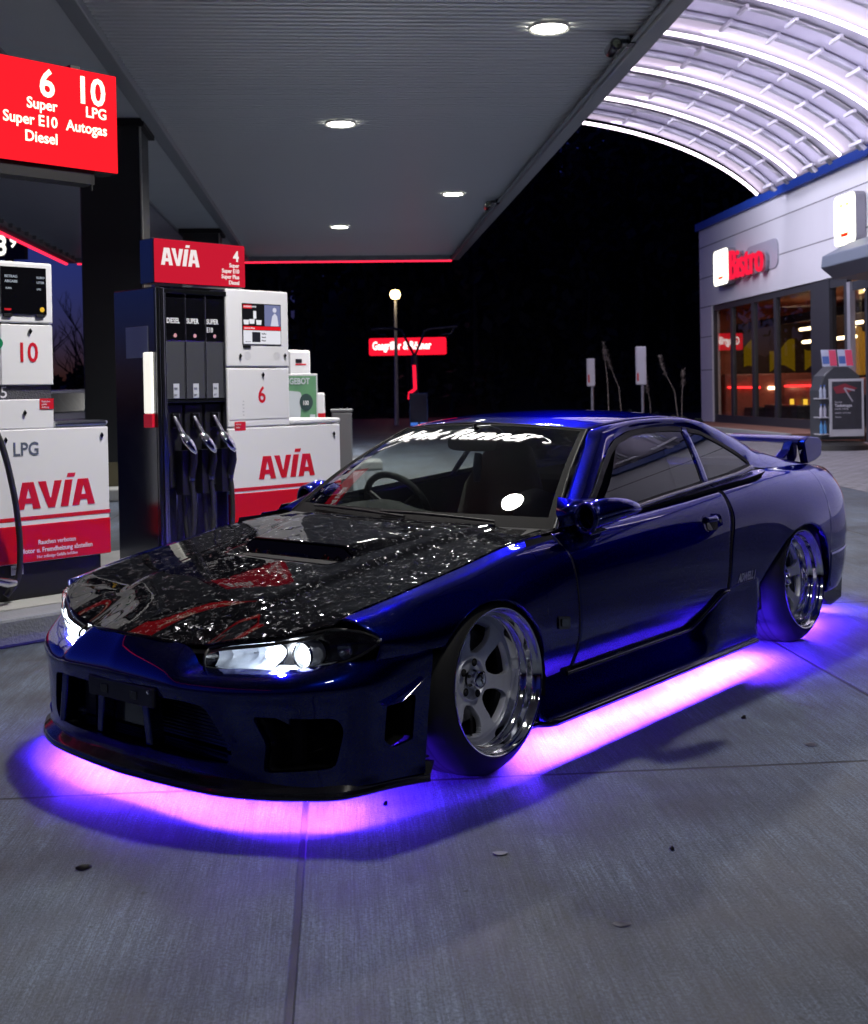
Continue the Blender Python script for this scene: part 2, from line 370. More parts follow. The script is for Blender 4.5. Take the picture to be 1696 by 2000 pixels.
leaf(-.961,3.168,.042,.3,'dark fallen leaf on the left front slab')
leaf(.628,3.228,.022,1.3,'dark fallen leaf on the right front slab near the bottom edge')
leaf(1.154,4.495,.026,.7,'dark fallen leaf on the slab beside the side skirt of the car')
leaf(-.17,3.62,.020,.9,'tiny dark leaf at the edge of the glow before the bumper')

# ================================================================== the car
car=empty('sports_coupe',(.3463,5.393,0),-2.26)
tag(car,'low dark blue sports coupe with a marbled black carbon hood and violet glow beneath','car')
def both(fn):
    for sgn in (1,-1): fn(sgn)
def mir(P,sgn):
    P=np.array(P,float); 
    if sgn<0: P=P.copy(); P[...,1]*=-1
    return P

# side section knots: x -> rows (y,z), bottom to top
SX=[-2.27,-2.24,-2.19,-2.10,-2.0,-1.66,-1.26,-.95,-.5,0,.8,1.0,1.28,1.6,1.80,1.86]
SK=np.array([
 [(.05,.20),(.05,.26),(.05,.42),(.05,.55),(.05,.68),(.05,.76)],
 [(.34,.19),(.36,.26),(.38,.42),(.38,.56),(.36,.69),(.34,.765)],
 [(.52,.19),(.55,.26),(.57,.42),(.57,.56),(.54,.69),(.49,.775)],
 [(.66,.18),(.69,.26),(.715,.42),(.715,.56),(.685,.69),(.62,.785)],
 [(.74,.16),(.76,.26),(.785,.42),(.785,.56),(.755,.695),(.68,.80)],
 [(.80,.12),(.835,.26),(.846,.42),(.845,.57),(.82,.70),(.755,.805)],
 [(.80,.12),(.845,.26),(.872,.42),(.874,.565),(.842,.70),(.775,.82)],
 [(.765,.12),(.806,.25),(.854,.375),(.860,.57),(.845,.70),(.785,.815)],
 [(.765,.12),(.797,.245),(.845,.37),(.851,.57),(.841,.69),(.79,.79)],
 [(.765,.12),(.797,.245),(.844,.37),(.850,.56),(.837,.67),(.798,.752)],
 [(.765,.12),(.797,.245),(.844,.37),(.848,.55),(.833,.65),(.790,.712)],
 [(.765,.12),(.802,.25),(.850,.375),(.853,.54),(.833,.632),(.785,.700)],
 [(.79,.12),(.84,.26),(.864,.42),(.863,.54),(.832,.612),(.780,.664)],
 [(.78,.12),(.825,.26),(.842,.42),(.842,.51),(.818,.568),(.765,.620)],
 [(.74,.12),(.77,.26),(.785,.42),(.800,.50),(.796,.535),(.745,.578)],
 [(.70,.12),(.74,.26),(.755,.42),(.765,.49),(.755,.525),(.725,.568)]])
# upper edge of the side: along the hood (front), along the glass and the rear deck (behind)
KF=np.array([(.60,.700,.744),(.70,.705,.738),(.977,.708,.722),(1.281,.712,.676),(1.544,.708,.636),(1.788,.69,.592),(1.844,.682,.570),(1.87,.68,.56)])
KD=np.array([(-2.27,.03,.785),(-2.24,.28,.795),(-2.19,.42,.805),(-2.10,.54,.815),(-2.0,.60,.826),(-1.66,.655,.843),(-1.3,.685,.853),(-1.0,.700,.858),(-.82,.710,.842),(-.493,.722,.821),(-.271,.731,.806),(-.074,.739,.794),(.143,.750,.777),(.375,.759,.761),(.69,.766,.746),(.80,.768,.742)])
def side(x,wv,front):
    K=pchip(SX,SK.reshape(len(SX),-1),np.array([x]))[0].reshape(6,2)
    T=KF if front else KD
    e=pchip(T[:,0],T[:,1:],np.array([x]))[0]
    P=catmull(np.vstack([K,e]),wv)
    return np.column_stack([np.full(len(P),x),P])
_tab={}
def side_pt(x,w,front):
    return side(x,np.atleast_1d(w),front)
def w_of_z(x,z,front):
    ws=np.linspace(0,1,161); P=side(x,ws,front)[:,2]
    return float(np.interp(z,P,ws))
def w_z(xs,zf,front): return [w_of_z(x,zf(x),front) if zf(x) is not None else 1.0 for x in xs]
def panel_cols(xs,wlo,whi,front,nw=40,off=0.0):
    G=[]
    for x,a,b in zip(xs,wlo,whi):
        G.append(side(x,a+(b-a)*np.linspace(0,1,nw),front))
    G=np.array(G)
    if off: G[...,1]-=off
    return G
ARCF=(1.300,.250,.330)
# lower edge curves (z at x)
def z_front(x):
    cx_,cz_,r_=ARCF
    if x>1.622: return .472
    if x>=.985: 
        q=max(0,r_*r_-(x-cx_)**2)**.5 if x>cx_ else max(0,.318**2-(x-cx_)**2)**.5*.330/.318
        return max(cz_+q, .474 if x>1.52 else .15)
    return .15
RA=np.array([(-1.600,.20),(-1.598,.30),(-1.585,.36),(-1.55,.44),(-1.50,.50),(-1.415,.552),(-1.32,.577),(-1.222,.580),(-1.12,.562),(-1.03,.528),(-.911,.462),(-.82,.405),(-.76,.355),(-.728,.29),(-.722,.20),(-.72,.15)])
def z_rear(x):
    if x<-1.600 : return .20
    if x>-.722: return .15
    return float(np.interp(x,RA[:,0],RA[:,1]))
def arch_cols(a,b,ex,n):
    # denser towards the vertical ends
    return a+(b-a)*(1-np.cos(np.linspace(0,math.pi,n)))/2
def emit_panel(name,G,sgn,mat_,thick=.0022,smooth=45,parent=None):
    G=mir(G,sgn); mb=MB(); mb.grid(G,flip=(sgn>0))
    return mb.build(name,mat_,parent or car,smooth=smooth,solid=thick)

XDF=[(.20,.762),(.334,.769),(.50,.776),(.669,.793),(.757,.824)]      # (z,x) door front cut
XDR=[(.20,-.425),(.376,-.433),(.56,-.459),(.702,-.50),(.84,-.505)]
def fender(sgn):
    xs=np.r_[arch_cols(.985,1.6225,0,70),np.linspace(1.63,1.80,14)]
    G=panel_cols(xs,w_z(xs,z_front,True),[1]*len(xs),True)
    # front end leans back along the lamp
    for i,x in enumerate(xs):
        if x>1.72:
            t=(x-1.72)/.08; lean=np.interp(G[i,:,2],[.47,.50,.535,.565,.60],[-.0,-.010,-.015,.012,.045]); G[i,:,0]+=lean*t
    # behind the wheel up to the door cut
    xs2=np.linspace(0,1,26); cols=[]
    zz=np.array([a for a,_ in XDF]); xx=np.array([b for _,b in XDF])
    for t in xs2:
        ws=np.linspace(w_of_z(.9,.15,True),1,40); c=[]
        for w_ in ws:
            z0=side_pt(.85,w_,True)[0,2]; xa=np.interp(z0,zz,xx)+.0016; x=xa+(.985-xa)*t
            c.append(side_pt(x,w_,True)[0])
        cols.append(c)
    G2=np.array(cols)
    # carry the front fender's upper edge back to the windshield base
    o=emit_panel('fender',np.concatenate([G2,G[1:]]),sgn,PAINT)
    return o
both(fender)
def door(sgn):
    zf,xf=np.array(XDF).T; zr,xr=np.array(XDR).T; cols=[]
    for t in np.linspace(0,1,60):
        c=[]
        for w_ in np.linspace(w_of_z(.2,.20,False),1,44):
            z0=side_pt(.2,w_,False)[0,2]; xa=np.interp(z0,zr,xr)+.0016; xb=np.interp(z0,zf,xf)-.0016
            c.append(side_pt(xa+(xb-xa)*t,w_,False)[0])
        cols.append(c)
    o=emit_panel('door',np.array(cols),sgn,PAINT)
    # handle: recessed cup with a flap
    h=MB(); y=.848*sgn
    def rr_(cx_,cz_,a,b,n=28,p=4):
        return [(cx_+a*abs(math.cos(t))**(2/p)*np.sign(math.cos(t)),cz_+b*abs(math.sin(t))**(2/p)*np.sign(math.sin(t))) for t in np.linspace(0,2*math.pi,n,endpoint=False)]
    yy=lambda x,z: side_pt(x,w_of_z(x,z,False),False)[0,1]
    def plate(cx_,cz_,a,b,off,name,m,bev=0,rim=None,parent=o):
        mb=MB(); P=rr_(cx_,cz_,a,b); 
        F0=[(x,sgn*(yy(x,z)+off),z) for x,z in P]; F1=[(x,sgn*(yy(x,z)-.012),z) for x,z in P]
        n_=len(P); mb.add(F0+F1,[tuple(range(n_))]+[(i,(i+1)%n_,n_+(i+1)%n_,n_+i) for i in range(n_)]); return mb.build(name,m,parent,bevel=bev)
    hd=plate(-.303,.679,.083,.036,.0018,'handle',PAINT,.002)
    plate(-.285,.672,.050,.024,.0028,'handle_recess',BLACKG,parent=car) if False else None
    q=MB(); P=rr_(-.288,.670,.048,.022); q.add([(x,sgn*(yy(x,z)+.0030),z) for x,z in P],[tuple(range(len(P)))]); q.build('handle_recess',BLACKG,o,solid=.002)
    fl=MB(); fl.grid(mir([[(x,yy(x,z)+(.012 if k else .004),z) for x in np.linspace(-.335,-.243,8)] for k,z in ((0,.706),(1,.700),(1,.684))],sgn),flip=sgn<0); fl.build('handle_flap',PAINT,o,smooth=50,solid=.003)
    lk=MB(); lk.lathe([(0,.005),(.008,.005),(.010,.002),(.010,-.004)],axis='y',c=(-.372,0,.677),seg=20); V=[(a,sgn*(yy(-.372,.677)+b),c) for a,b,c in lk.v]; k2=MB(); k2.add(V,lk.f); k2.build('lock',CHROME if False else DARKMETAL,o)
    return o
both(door)
def quarter(sgn):
    zr,xr=np.array(XDR).T; cols=[]
    for t in np.linspace(0,1,14):
        c=[]
        for w_ in np.linspace(w_of_z(-.6,.15,False),1,44):
            z0=side_pt(-.6,w_,False)[0,2]; xb=np.interp(z0,zr,xr)-.0016
            c.append(side_pt(-.718+(xb+.718)*t,w_,False)[0])
        cols.append(c)
    G2=np.array(cols)
    xs=np.r_[-1.6+.878*(1-np.cos(np.linspace(0,math.pi,90)))/2]
    lo=w_z(xs,z_rear,False); G1=panel_cols(xs,lo,[1]*len(xs),False,44)
    xs0=np.r_[np.linspace(-2.27,-2.2,8),np.linspace(-2.19,-1.95,14),np.linspace(-1.93,-1.605,12)]
    G0=panel_cols(xs0,w_z(xs0,lambda x:.40,False),[1]*len(xs0),False,44)
    G1[0]=panel_cols([-1.6],[w_of_z(-1.6,.20,False)],[1],False,44)[0]
    o=emit_panel('quarter_panel',np.concatenate([G0,G1,G2[1:]]),sgn,PAINT)
    # lower rear bumper
    G3=panel_cols(xs0,w_z(xs0,lambda x:.195,False),w_z(xs0,lambda x:.396,False),False,16)
    f=np.clip((xs0+1.60)/-.25,0,1)
    G3[...,1]+=(.010*f)[:,None]*np.sin(np.linspace(0,1,16)*math.pi)[None]
    b=emit_panel('rear_bumper',G3,sgn,PAINT)
    # black exhaust-side fin under the bumper corner
    mb=MB()
    P=[(-1.74,.235),(-2.09,.262),(-2.125,.215),(-2.11,.085),(-1.96,.060),(-1.90,.075),(-1.73,.19)]
    mb.prism([(a,b_) for a,b_ in P],'y',.60*sgn,.715*sgn); mb.build('rear_fin',BLACKG,car,bevel=.008)
    # tail lamp
    xsL=np.linspace(-2.22,-2.03,16); G4=panel_cols(xsL,w_z(xsL,lambda x:.64,False),w_z(xsL,lambda x:.745,False),False,10,off=-.003)
    emit_panel('tail_lamp',G4,sgn,mat('red_lamp_plastic',(.25,.004,.006),.12,coat=1,emit=(1,.05,.04),estr=.5))
    return o
both(quarter)

def arch_liner(sgn):
    for (cx_,cz_,r_,nm) in ((1.30,.25,.325,'wheel_liner'),(-1.2,.27,.335,'wheel_liner')):
        mb=MB(); A=np.linspace(-.15,math.pi+.15,40); a=1.0 if cx_>0 else 1.32
        G=[[(cx_+(r_*a)*math.cos(t),y*sgn,cz_+r_*math.sin(t)) for y in (.40,.60,.80,.835)] for t in A]
        mb.grid(G); mb.add([(cx_+(r_*a)*math.cos(t),.40*sgn,cz_+r_*math.sin(t)) for t in A],[tuple(range(len(A)))]); mb.build(nm,BLACK,car,smooth=50)
both(arch_liner)
# folded arch lips
def arch_lip(sgn):
    mb=MB(); xs=1.3+.322*np.cos(np.linspace(0.0,math.pi,60)); G=[]
    for x in xs:
        z=z_front(x); p=side_pt(x,w_of_z(x,z,True),True)[0]
        G.append([(p[0],p[1]+.001,p[2]),(p[0],p[1]-.004,p[2]-.004),(p[0],p[1]-.035,p[2]-.002)])
    mb.grid(mir(G,sgn)); mb.build('arch_lip',PAINT,car,smooth=60)
    mb=MB(); G=[]
    for t in np.linspace(0,1,70):
        i=t*(len(RA)-1); k=min(int(i),len(RA)-2); x,z=RA[k]+(RA[k+1]-RA[k])*(i-k); p=side_pt(x,w_of_z(x,z,False),False)[0]
        G.append([(p[0],p[1]+.001,p[2]),(p[0],p[1]-.004,p[2]-.004),(p[0],p[1]-.035,p[2]-.002)])
    mb.grid(mir(G,sgn)); mb.build('arch_lip',PAINT,car,smooth=60)
both(arch_lip)
# dark inner shell added against light leaking through the gaps, floor and firewall
def inner(sgn):
    for a,b in ((-.70,.97),):
        xs=np.linspace(a,b,40); G=panel_cols(xs,w_z(xs,lambda x:.13,False),[w_of_z(x,.735,False) for x in xs],False,20,off=.022); mb=MB(); mb.grid(mir(G,sgn)); mb.build('leak_block_shell',BLACK,car,smooth=60)
both(inner)
mb=MB(); mb.box(-2.1,.98,-.42,.42,.13,.20); mb.box(-.66,.98,-.68,.68,.13,.155); mb.box(-.66,.98,-.80,.80,.17,.18); mb.box(.96,1.0,-.78,.78,.13,.66); mb.box(.98,1.95,-.40,.40,.15,.20); mb.box(-1.72,-1.66,-.62,.62,.2,.80); mb.box(1.90,1.92,-.60,.60,.15,.40); mb.box(1.0,1.9,-.42,.42,.45,.50)
mb.build('floor_pan',BLACK,car)

# ---------------------------------------------------- front bumper
# stations round the nose: y 0, .25, .31, .45, .62, .71, .76, .805, .838
BR=[ # (z row name) points
 [(2.095,0,.105),(2.08,.25,.105),(2.075,.31,.105),(2.045,.45,.105),(1.975,.62,.105),(1.90,.715,.105),(1.82,.765,.105),(1.71,.80,.105),(1.635,.832,.105)],
 [(2.102,0,.14),(2.088,.25,.14),(2.083,.31,.14),(2.050,.45,.14),(1.975,.62,.14),(1.895,.715,.14),(1.815,.762,.14),(1.71,.797,.14),(1.63,.828,.14)],
 [(2.115,0,.20),(2.10,.25,.20),(2.093,.31,.20),(2.058,.45,.20),(1.978,.62,.20),(1.893,.715,.20),(1.815,.765,.20),(1.71,.80,.20),(1.625,.83,.20)],
 [(2.133,0,.28),(2.118,.25,.28),(2.108,.31,.28),(2.068,.45,.28),(1.98,.62,.28),(1.893,.715,.28),(1.815,.768,.28),(1.71,.805,.28),(1.62,.833,.28)],
 [(2.148,0,.35),(2.135,.25,.35),(2.122,.31,.35),(2.078,.45,.35),(1.985,.62,.35),(1.897,.717,.35),(1.818,.772,.35),(1.713,.81,.35),(1.615,.837,.35)],
 [(2.158,0,.395),(2.145,.25,.39),(2.130,.31,.388),(2.084,.45,.385),(1.992,.62,.385),(1.903,.718,.387),(1.825,.775,.392),(1.715,.812,.40),(1.61,.840,.405)],
 [(2.150,0,.430),(2.135,.25,.420),(2.118,.31,.408),(2.072,.45,.407),(1.982,.62,.411),(1.898,.712,.421),(1.822,.768,.432),(1.715,.810,.437),(1.605,.841,.44)],
 [(2.128,0,.468),(2.103,.25,.455),(2.084,.31,.421),(2.035,.45,.422),(1.955,.61,.429),(1.880,.703,.448),(1.815,.758,.462),(1.715,.806,.462),(1.602,.841,.465)],
 [(2.105,0,.502),(2.058,.25,.487),(2.056,.315,.430),(2.004,.44,.427),(1.935,.60,.434),(1.872,.698,.456),(1.822,.752,.470),(1.718,.800,.470),(1.600,.840,.473)]]
BR=np.array(BR)
def bumper_grid(nu,nv):
    # resample round the nose (u) then up (v)
    U=np.linspace(0,1,nu); rows=[catmull(r,U) for r in BR]; rows=np.array(rows)   # rows x nu x 3
    V=np.linspace(0,1,nv); return np.array([catmull(rows[:,i],V) for i in range(nu)])
G=bumper_grid(70,40)
full=np.concatenate([mir(G,-1)[::-1],G[1:]])
mb=MB(); mb.grid(full,flip=True); bump=mb.build('front_bumper',PAINT,car,solid=.012)
bump.parent=None
def cutter(mk): 
    o=mk.build('cut',PAINT,merge=True); return o
cuts=[]
def rounded(poly,r=.02,n=4):
    out=[]; N=len(poly)
    for i in range(N):
        p=np.array(poly[i]); a=np.array(poly[i-1]); b=np.array(poly[(i+1)%N])
        ua=(a-p)/np.linalg.norm(a-p); ub=(b-p)/np.linalg.norm(b-p); pa=p+ua*r; pb=p+ub*r
        for t in np.linspace(0,1,n): out.append(tuple((1-t)**2*pa+2*t*(1-t)*p+t*t*pb))
    return out
GR=rounded([(-.44,.165),(.44,.165),(.46,.20),(.385,.338),(.30,.352),(-.30,.352),(-.385,.338),(-.46,.20)],.02)
cuts.append(cutter(MB().prism(GR,'x',1.8,2.4)))
for s in (1,-1):
    SO=rounded([(s*.525,.318),(s*.728,.312),(s*.740,.275),(s*.722,.165),(s*.545,.150),(s*.560,.235)],.018)
    cuts.append(cutter(MB().prism(SO,'x',1.75,2.4)))
    SV=rounded([(1.765,.335),(1.70,.352),(1.668,.35),(1.675,.215),(1.735,.20),(1.77,.225)],.01)
    cuts.append(cutter(MB().prism(SV,'y',s*.70,s*.95)))
boolean(bump,cuts); bump.parent=car
bump.data.polygons.foreach_set('use_smooth',[True]*len(bump.data.polygons)); bump.data.set_sharp_from_angle(angle=R(35))
# returns inside the openings
def duct(poly,axis,a,b,name,sc=.86):
    n=len(poly); c=np.mean(poly,axis=0); P2=[tuple(c+(np.array(p)-c)*sc) for p in poly]; mk=MB()
    f=(lambda p,t:(t,p[0],p[1])) if axis=='x' else (lambda p,t:(p[0],t,p[1]))
    mk.add([f(p,a) for p in poly]+[f(p,b) for p in P2],[(i,(i+1)%n,n+(i+1)%n,n+i) for i in range(n)]+[tuple(range(n,2*n))]); return mk.build(name,BLACK,bump,smooth=40)
for s in (1,-1):
    # painted return wall following the curved skin
    def skin_x(y,z):
        g=G.reshape(-1,3); d=(g[:,1]-abs(y))**2+(g[:,2]-z)**2; i=np.argsort(d)[:4]; return float(np.mean(g[i,0]))
    SO=rounded([(s*.525,.318),(s*.728,.312),(s*.740,.275),(s*.722,.165),(s*.545,.150),(s*.560,.235)],.018)
    n=len(SO); c=np.mean(SO,axis=0); mk=MB()
    A=[(skin_x(*p)-.008,p[0],p[1]) for p in SO]; B=[(1.80,)+tuple(c+(np.array(p)-c)*.8) for p in SO]
    mk.add(A+B,[(i,(i+1)%n,n+(i+1)%n,n+i) for i in range(n)]+[tuple(range(n,2*n))]); mk.build('side_duct',BLACKG,bump,smooth=40)
    SV=rounded([(1.765,.335),(1.70,.352),(1.668,.35),(1.675,.215),(1.735,.20),(1.77,.225)],.01)
    n=len(SV); mk=MB(); mk.add([(p[0],s*.79,p[1]) for p in SV]+[(p[0]-.02,s*.70,p[1]) for p in SV],[(i,(i+1)%n,n+(i+1)%n,n+i) for i in range(n)]+[tuple(range(n,2*n))]); mk.build('vent_duct',BLACK,bump,smooth=40)
    # blade over the vent
    mk=MB(); q=[(1.795,.795,.350),(1.66,.838,.407),(1.645,.845,.402),(1.650,.850,.388),(1.735,.842,.343),(1.775,.815,.333)]
    q2=[(1.795,.780,.348),(1.66,.822,.405),(1.645,.825,.400),(1.650,.828,.386),(1.735,.800,.340),(1.775,.785,.330)]
    mk.add([(a,b_*s,c_) for a,b_,c_ in q+q2],[tuple(range(6)),tuple(range(11,5,-1))]+[(i,6+i,6+(i+1)%6,(i+1)%6) for i in range(6)]); mk.build('vent_blade',PAINT,bump,merge=True,bevel=.003)
    # slanted fin inside the side opening
    mk=MB(); mk.prism([(2.02,.49),(1.93,.53),(1.90,.56),(1.99,.53)],'z',.15,.31); 
    mk.v=[(a,b_*s,c_) for a,b_,c_ in mk.v]; mk.build('duct_fin',PAINT,bump,merge=True,bevel=.004)
# grille: surround return, struts, intercooler
n=len(GR); mk=MB(); mk.add([(skin_x(*p)-.008,p[0],p[1]) for p in GR]+[(1.965,p[0]*.97,p[1]*.99+.003) for p in GR],[(i,(i+1)%n,n+(i+1)%n,n+i) for i in range(n)]); mk.build('grille_surround',PAINT,bump,smooth=40)
mk=MB(); mk.box(1.935,1.955,-.44,.44,.15,.36); mk.build('grille_backing',BLACK,bump)
mk=MB()
for k in range(15):
    z=.178+k*.0115; mk.box(1.958,1.985,-.34,.34,z,z+.0042)
mk.box(1.955,1.978,-.34,.34,.172,.348); mk.box(1.955,1.99,-.40,-.34,.17,.35); mk.box(1.955,1.99,.34,.40,.17,.35)
mk.build('intercooler',mat('anodised_intercooler',(.10,.10,.13),.35,metal=.9),bump,bevel=.002)
for y0,tilt in ((-.185,.02),(.075,-.02),(-.40,.03)):
    mk=MB(); mk.prism([(y0,.165),(y0+.032,.165),(y0+.028+tilt,.352),(y0-.006+tilt,.352)],'x',2.04,2.095); mk.build('grille_strut',PAINT,bump,bevel=.006)
mk=MB(); mk.prism([(-.15,.20),(.055,.20),(.045,.33),(-.135,.33)],'x',2.03,2.05); 
tow=mk.build('tow_bracket',BLACKG,bump,bevel=.006)
# plate bracket
mk=MB(); mk.prism([(-.115,.318),(.215,.318),(.215,.378),(-.115,.378)],'x',2.155,2.170); 
pb=mk.build('plate_bracket',mat('scuffed_black_plastic',(.018,.018,.026),.45,noise=.3,nscale=40),car,bevel=.004)
mk=MB(); 
for y0 in (-.045,.105): mk.box(2.171,2.1725,y0,y0+.035,.335,.360)
mk.build('slot',BLACKG,pb)
mk=MB(); mk.lathe([(0,.004),(.006,.003),(.007,0)],axis='x',c=(2.170,.195,.366),seg=12); mk.build('bolt',CHROME,pb)
# splitter
SP=np.array([(2.148,0),(2.140,.15),(2.122,.33),(2.1,.446),(2.045,.575),(1.985,.667),(1.919,.743),(1.84,.775),(1.75,.799),(1.68,.825),(1.626,.852)])
o_=catmull(SP,np.linspace(0,1,50)); mk=MB()
rows=[]
inn=o_.copy(); inn[:,0]-=.085*np.linspace(1,.3,50); inn[:,1]*=np.linspace(.93,.92,50)
for (k,z) in ((0,.100),(0,.096),(1,.090),(1,.080),(0,.076)):
    rows.append(np.column_stack([o_[:,0]-(.004 if k==0 else 0),o_[:,1]-(.003 if k==0 else 0)*np.linspace(0,1,50),np.full(50,z)]))
prof=np.array([np.column_stack([inn,np.full(50,.105)])]+rows+[np.column_stack([inn,np.full(50,.076)])])
# lip rises to meet the bumper
rise=np.column_stack([o_[:,0]-.045,o_[:,1]*np.linspace(1,.975,50),np.full(50,.128)]); prof=np.concatenate([[np.column_stack([inn,np.full(50,.13)])],[rise],rows,[prof[-1]]])
P2=np.concatenate([mir(prof,-1)[:,::-1],prof[:,1:]],axis=1); mk.grid(P2); 
# end caps
mk.build('splitter',BLACKG,car,smooth=30)
mk=MB(); ou=np.column_stack([o_[:,0]-.045,o_[:,1]*.95]); ring=[(a,b) for a,b in ou]+[(a,-b) for a,b in ou[::-1][:-1]]; mk.prism(ring,'z',.134,.140); mk.build('glow_block_plate',BLACK,car)  # plate added to shut the glowing ground out of the grille openings
# nose seam and hood ---------------------------------------------------
def hood_edge_line():
    # from hood corner at lamp (front) back along fender
    L=[(2.105,0,.508),(2.096,.12,.505),(2.062,.24,.494),(2.030,.308,.494),(2.032,.36,.507),(2.02,.42,.518),(1.968,.52,.531),(1.91,.62,.550),(1.86,.672,.566)]
    return np.array(L)
HF=hood_edge_line()
# hood front boundary x as a function of y
def hood_xf(y): return float(pchip(HF[:,1],HF[:,0][:,None],[abs(y)])[0,0])
def hood_zf(y): return float(pchip(HF[:,1],HF[:,2][:,None],[abs(y)])[0,0])
ZC=np.array([(.60,.752),(.70,.757),(.86,.752),(1.0,.734),(1.2,.702),(1.4,.668),(1.6,.634),(1.8,.596),(1.95,.560),(2.05,.530),(2.12,.503)])
def smooth(a,b,x): t=np.clip((x-a)/(b-a),0,1); return t*t*(3-2*t)
def hood_z(x,y):
    e=pchip(KF[:,0],KF[:,1:],[min(x,1.86)])[0]; ye,ze=e[0],e[1]
    if x>1.86: ye=.672; ze=.566-(x-1.86)*.55
    zc=float(pchip(ZC[:,0],ZC[:,1:],[x])[0,0]); t=min(1,abs(y)/ye)
    z=zc-(zc-ze)*t**2.1
    # raised centre between two creases
    yb=np.interp(x,[.7,1.2,1.6,2.0],[.50,.43,.375,.30]); z+= .014*(1-smooth(yb-.02,yb+.045,abs(y)))*smooth(2.10,1.7,x)-.004
    # scoop dip and lip
    if abs(y)<.34:
        m=1-smooth(.245,.285,abs(y)); z+=-.022*m*smooth(1.475,1.39,x)*(1 if x>1.345 else 0)
    return z
def hood_grid():
    ys=np.r_[np.linspace(0,.24,13),np.linspace(.245,.29,6),np.linspace(.31,.66,18),[.675,.69,.70,.705]]
    return ys
def back_x(y): 
    a=min(1,abs(y)/.705); return .715+.165*(1-a*a)
def build_hood():
    # columns across (t), rows from cowl to nose (s)
    ts=np.r_[np.linspace(-1,-.98,3),np.linspace(-.96,.96,85),np.linspace(.98,1,3)]; rows=[]
    for s in np.r_[np.linspace(0,.62,70),np.linspace(.63,1,46)]:
        r=[]
        for t in ts:
            yf=t*.672; xf=hood_xf(yf); xb=back_x(t*.700); x=xb+(xf-xb)*s
            ye=float(pchip(KF[:,0],KF[:,1:],[min(x,1.86)])[0,0]) if abs(t)==1 or True else 0
            # width follows the fender line, then the lamp outline
            if x>1.86: ye=.672
            y=t*(ye-.003)
            z=hood_z(x,y)
            if s>.8: 
                zf=hood_zf(yf); z=z+(zf-hood_z(xf,yf))*smooth(.80,1,s)
            r.append((x,y,z))
        rows.append(r)
    return np.array(rows)
HG=build_hood()
mk=MB(); mk.grid(HG,flip=True); hood=mk.build('hood',CARBON,car,smooth=50,solid=.006)
hood['label']='marbled black forged carbon hood with a wide scoop'
# scoop: raised carbon blister with a dark mouth
def scoop_pt(x,t):
    hw=np.interp(x,[.95,1.08,1.346],[.44,.40,.285]); lift=np.interp(x,[.92,1.05,1.2,1.346],[.0005,.008,.020,.030])
    y=t*hw; a=abs(t); ed=1-smooth(.80,1,a)
    return (x,y,hood_z(min(x,1.3445),y)+.0012+lift*ed)
SG=np.array([[scoop_pt(x,t) for t in np.r_[np.linspace(-1,-.8,6),np.linspace(-.76,.76,23),np.linspace(.8,1,6)]] for x in np.linspace(.92,1.346,28)])
mk=MB(); mk.grid(SG,flip=True); sc=mk.build('scoop',CARBON,hood,smooth=60,solid=.004)
mk=MB(); 
lipt=SG[-1]; base=np.array([(1.352,p[1]*.99,hood_z(1.353,p[1]*.97)+.002) for p in lipt]); front=np.array([(1.470-.008*(abs(p[1])/.285)**2,p[1]*.95,hood_z(1.470-.008*(abs(p[1])/.285)**2,p[1]*.95)+.003) for p in lipt])
mid=np.array([(1.41,p[1]*.96,hood_z(1.41,p[1]*.96)+.005) for p in lipt]); mid2=np.array([(1.352,p[1]*.97,hood_z(1.35,p[1]*.97)+.005) for p in lipt])
mk.grid(np.array([lipt+np.array([.004,0,-.004]),base,mid2,mid,front])); mk.build('scoop_mouth',BLACK,hood,smooth=50)
for (x,y) in ((.93,.30),(.90,-.24),(1.60,.50),(1.55,-.5)):
    z=hood_z(x,y)+.001; mk=MB(); mk.lathe([(0,.006),(.008,.005),(.011,0)],axis='z',c=(x,y,z),seg=14); mk.build('hood_pin',BLACK,hood,smooth=40)
# washer / dark seam strip between nose and hood
mk=MB(); g=[]
for y in np.linspace(-.66,.66,60):
    x=hood_xf(y); z=hood_zf(y); g.append([(x-.02,y,z-.012),(x+.006,y,z-.012),(x+.012,y,z-.02)])
mk.grid(g); mk.build('hood_seal',RUBBER,hood,smooth=60)

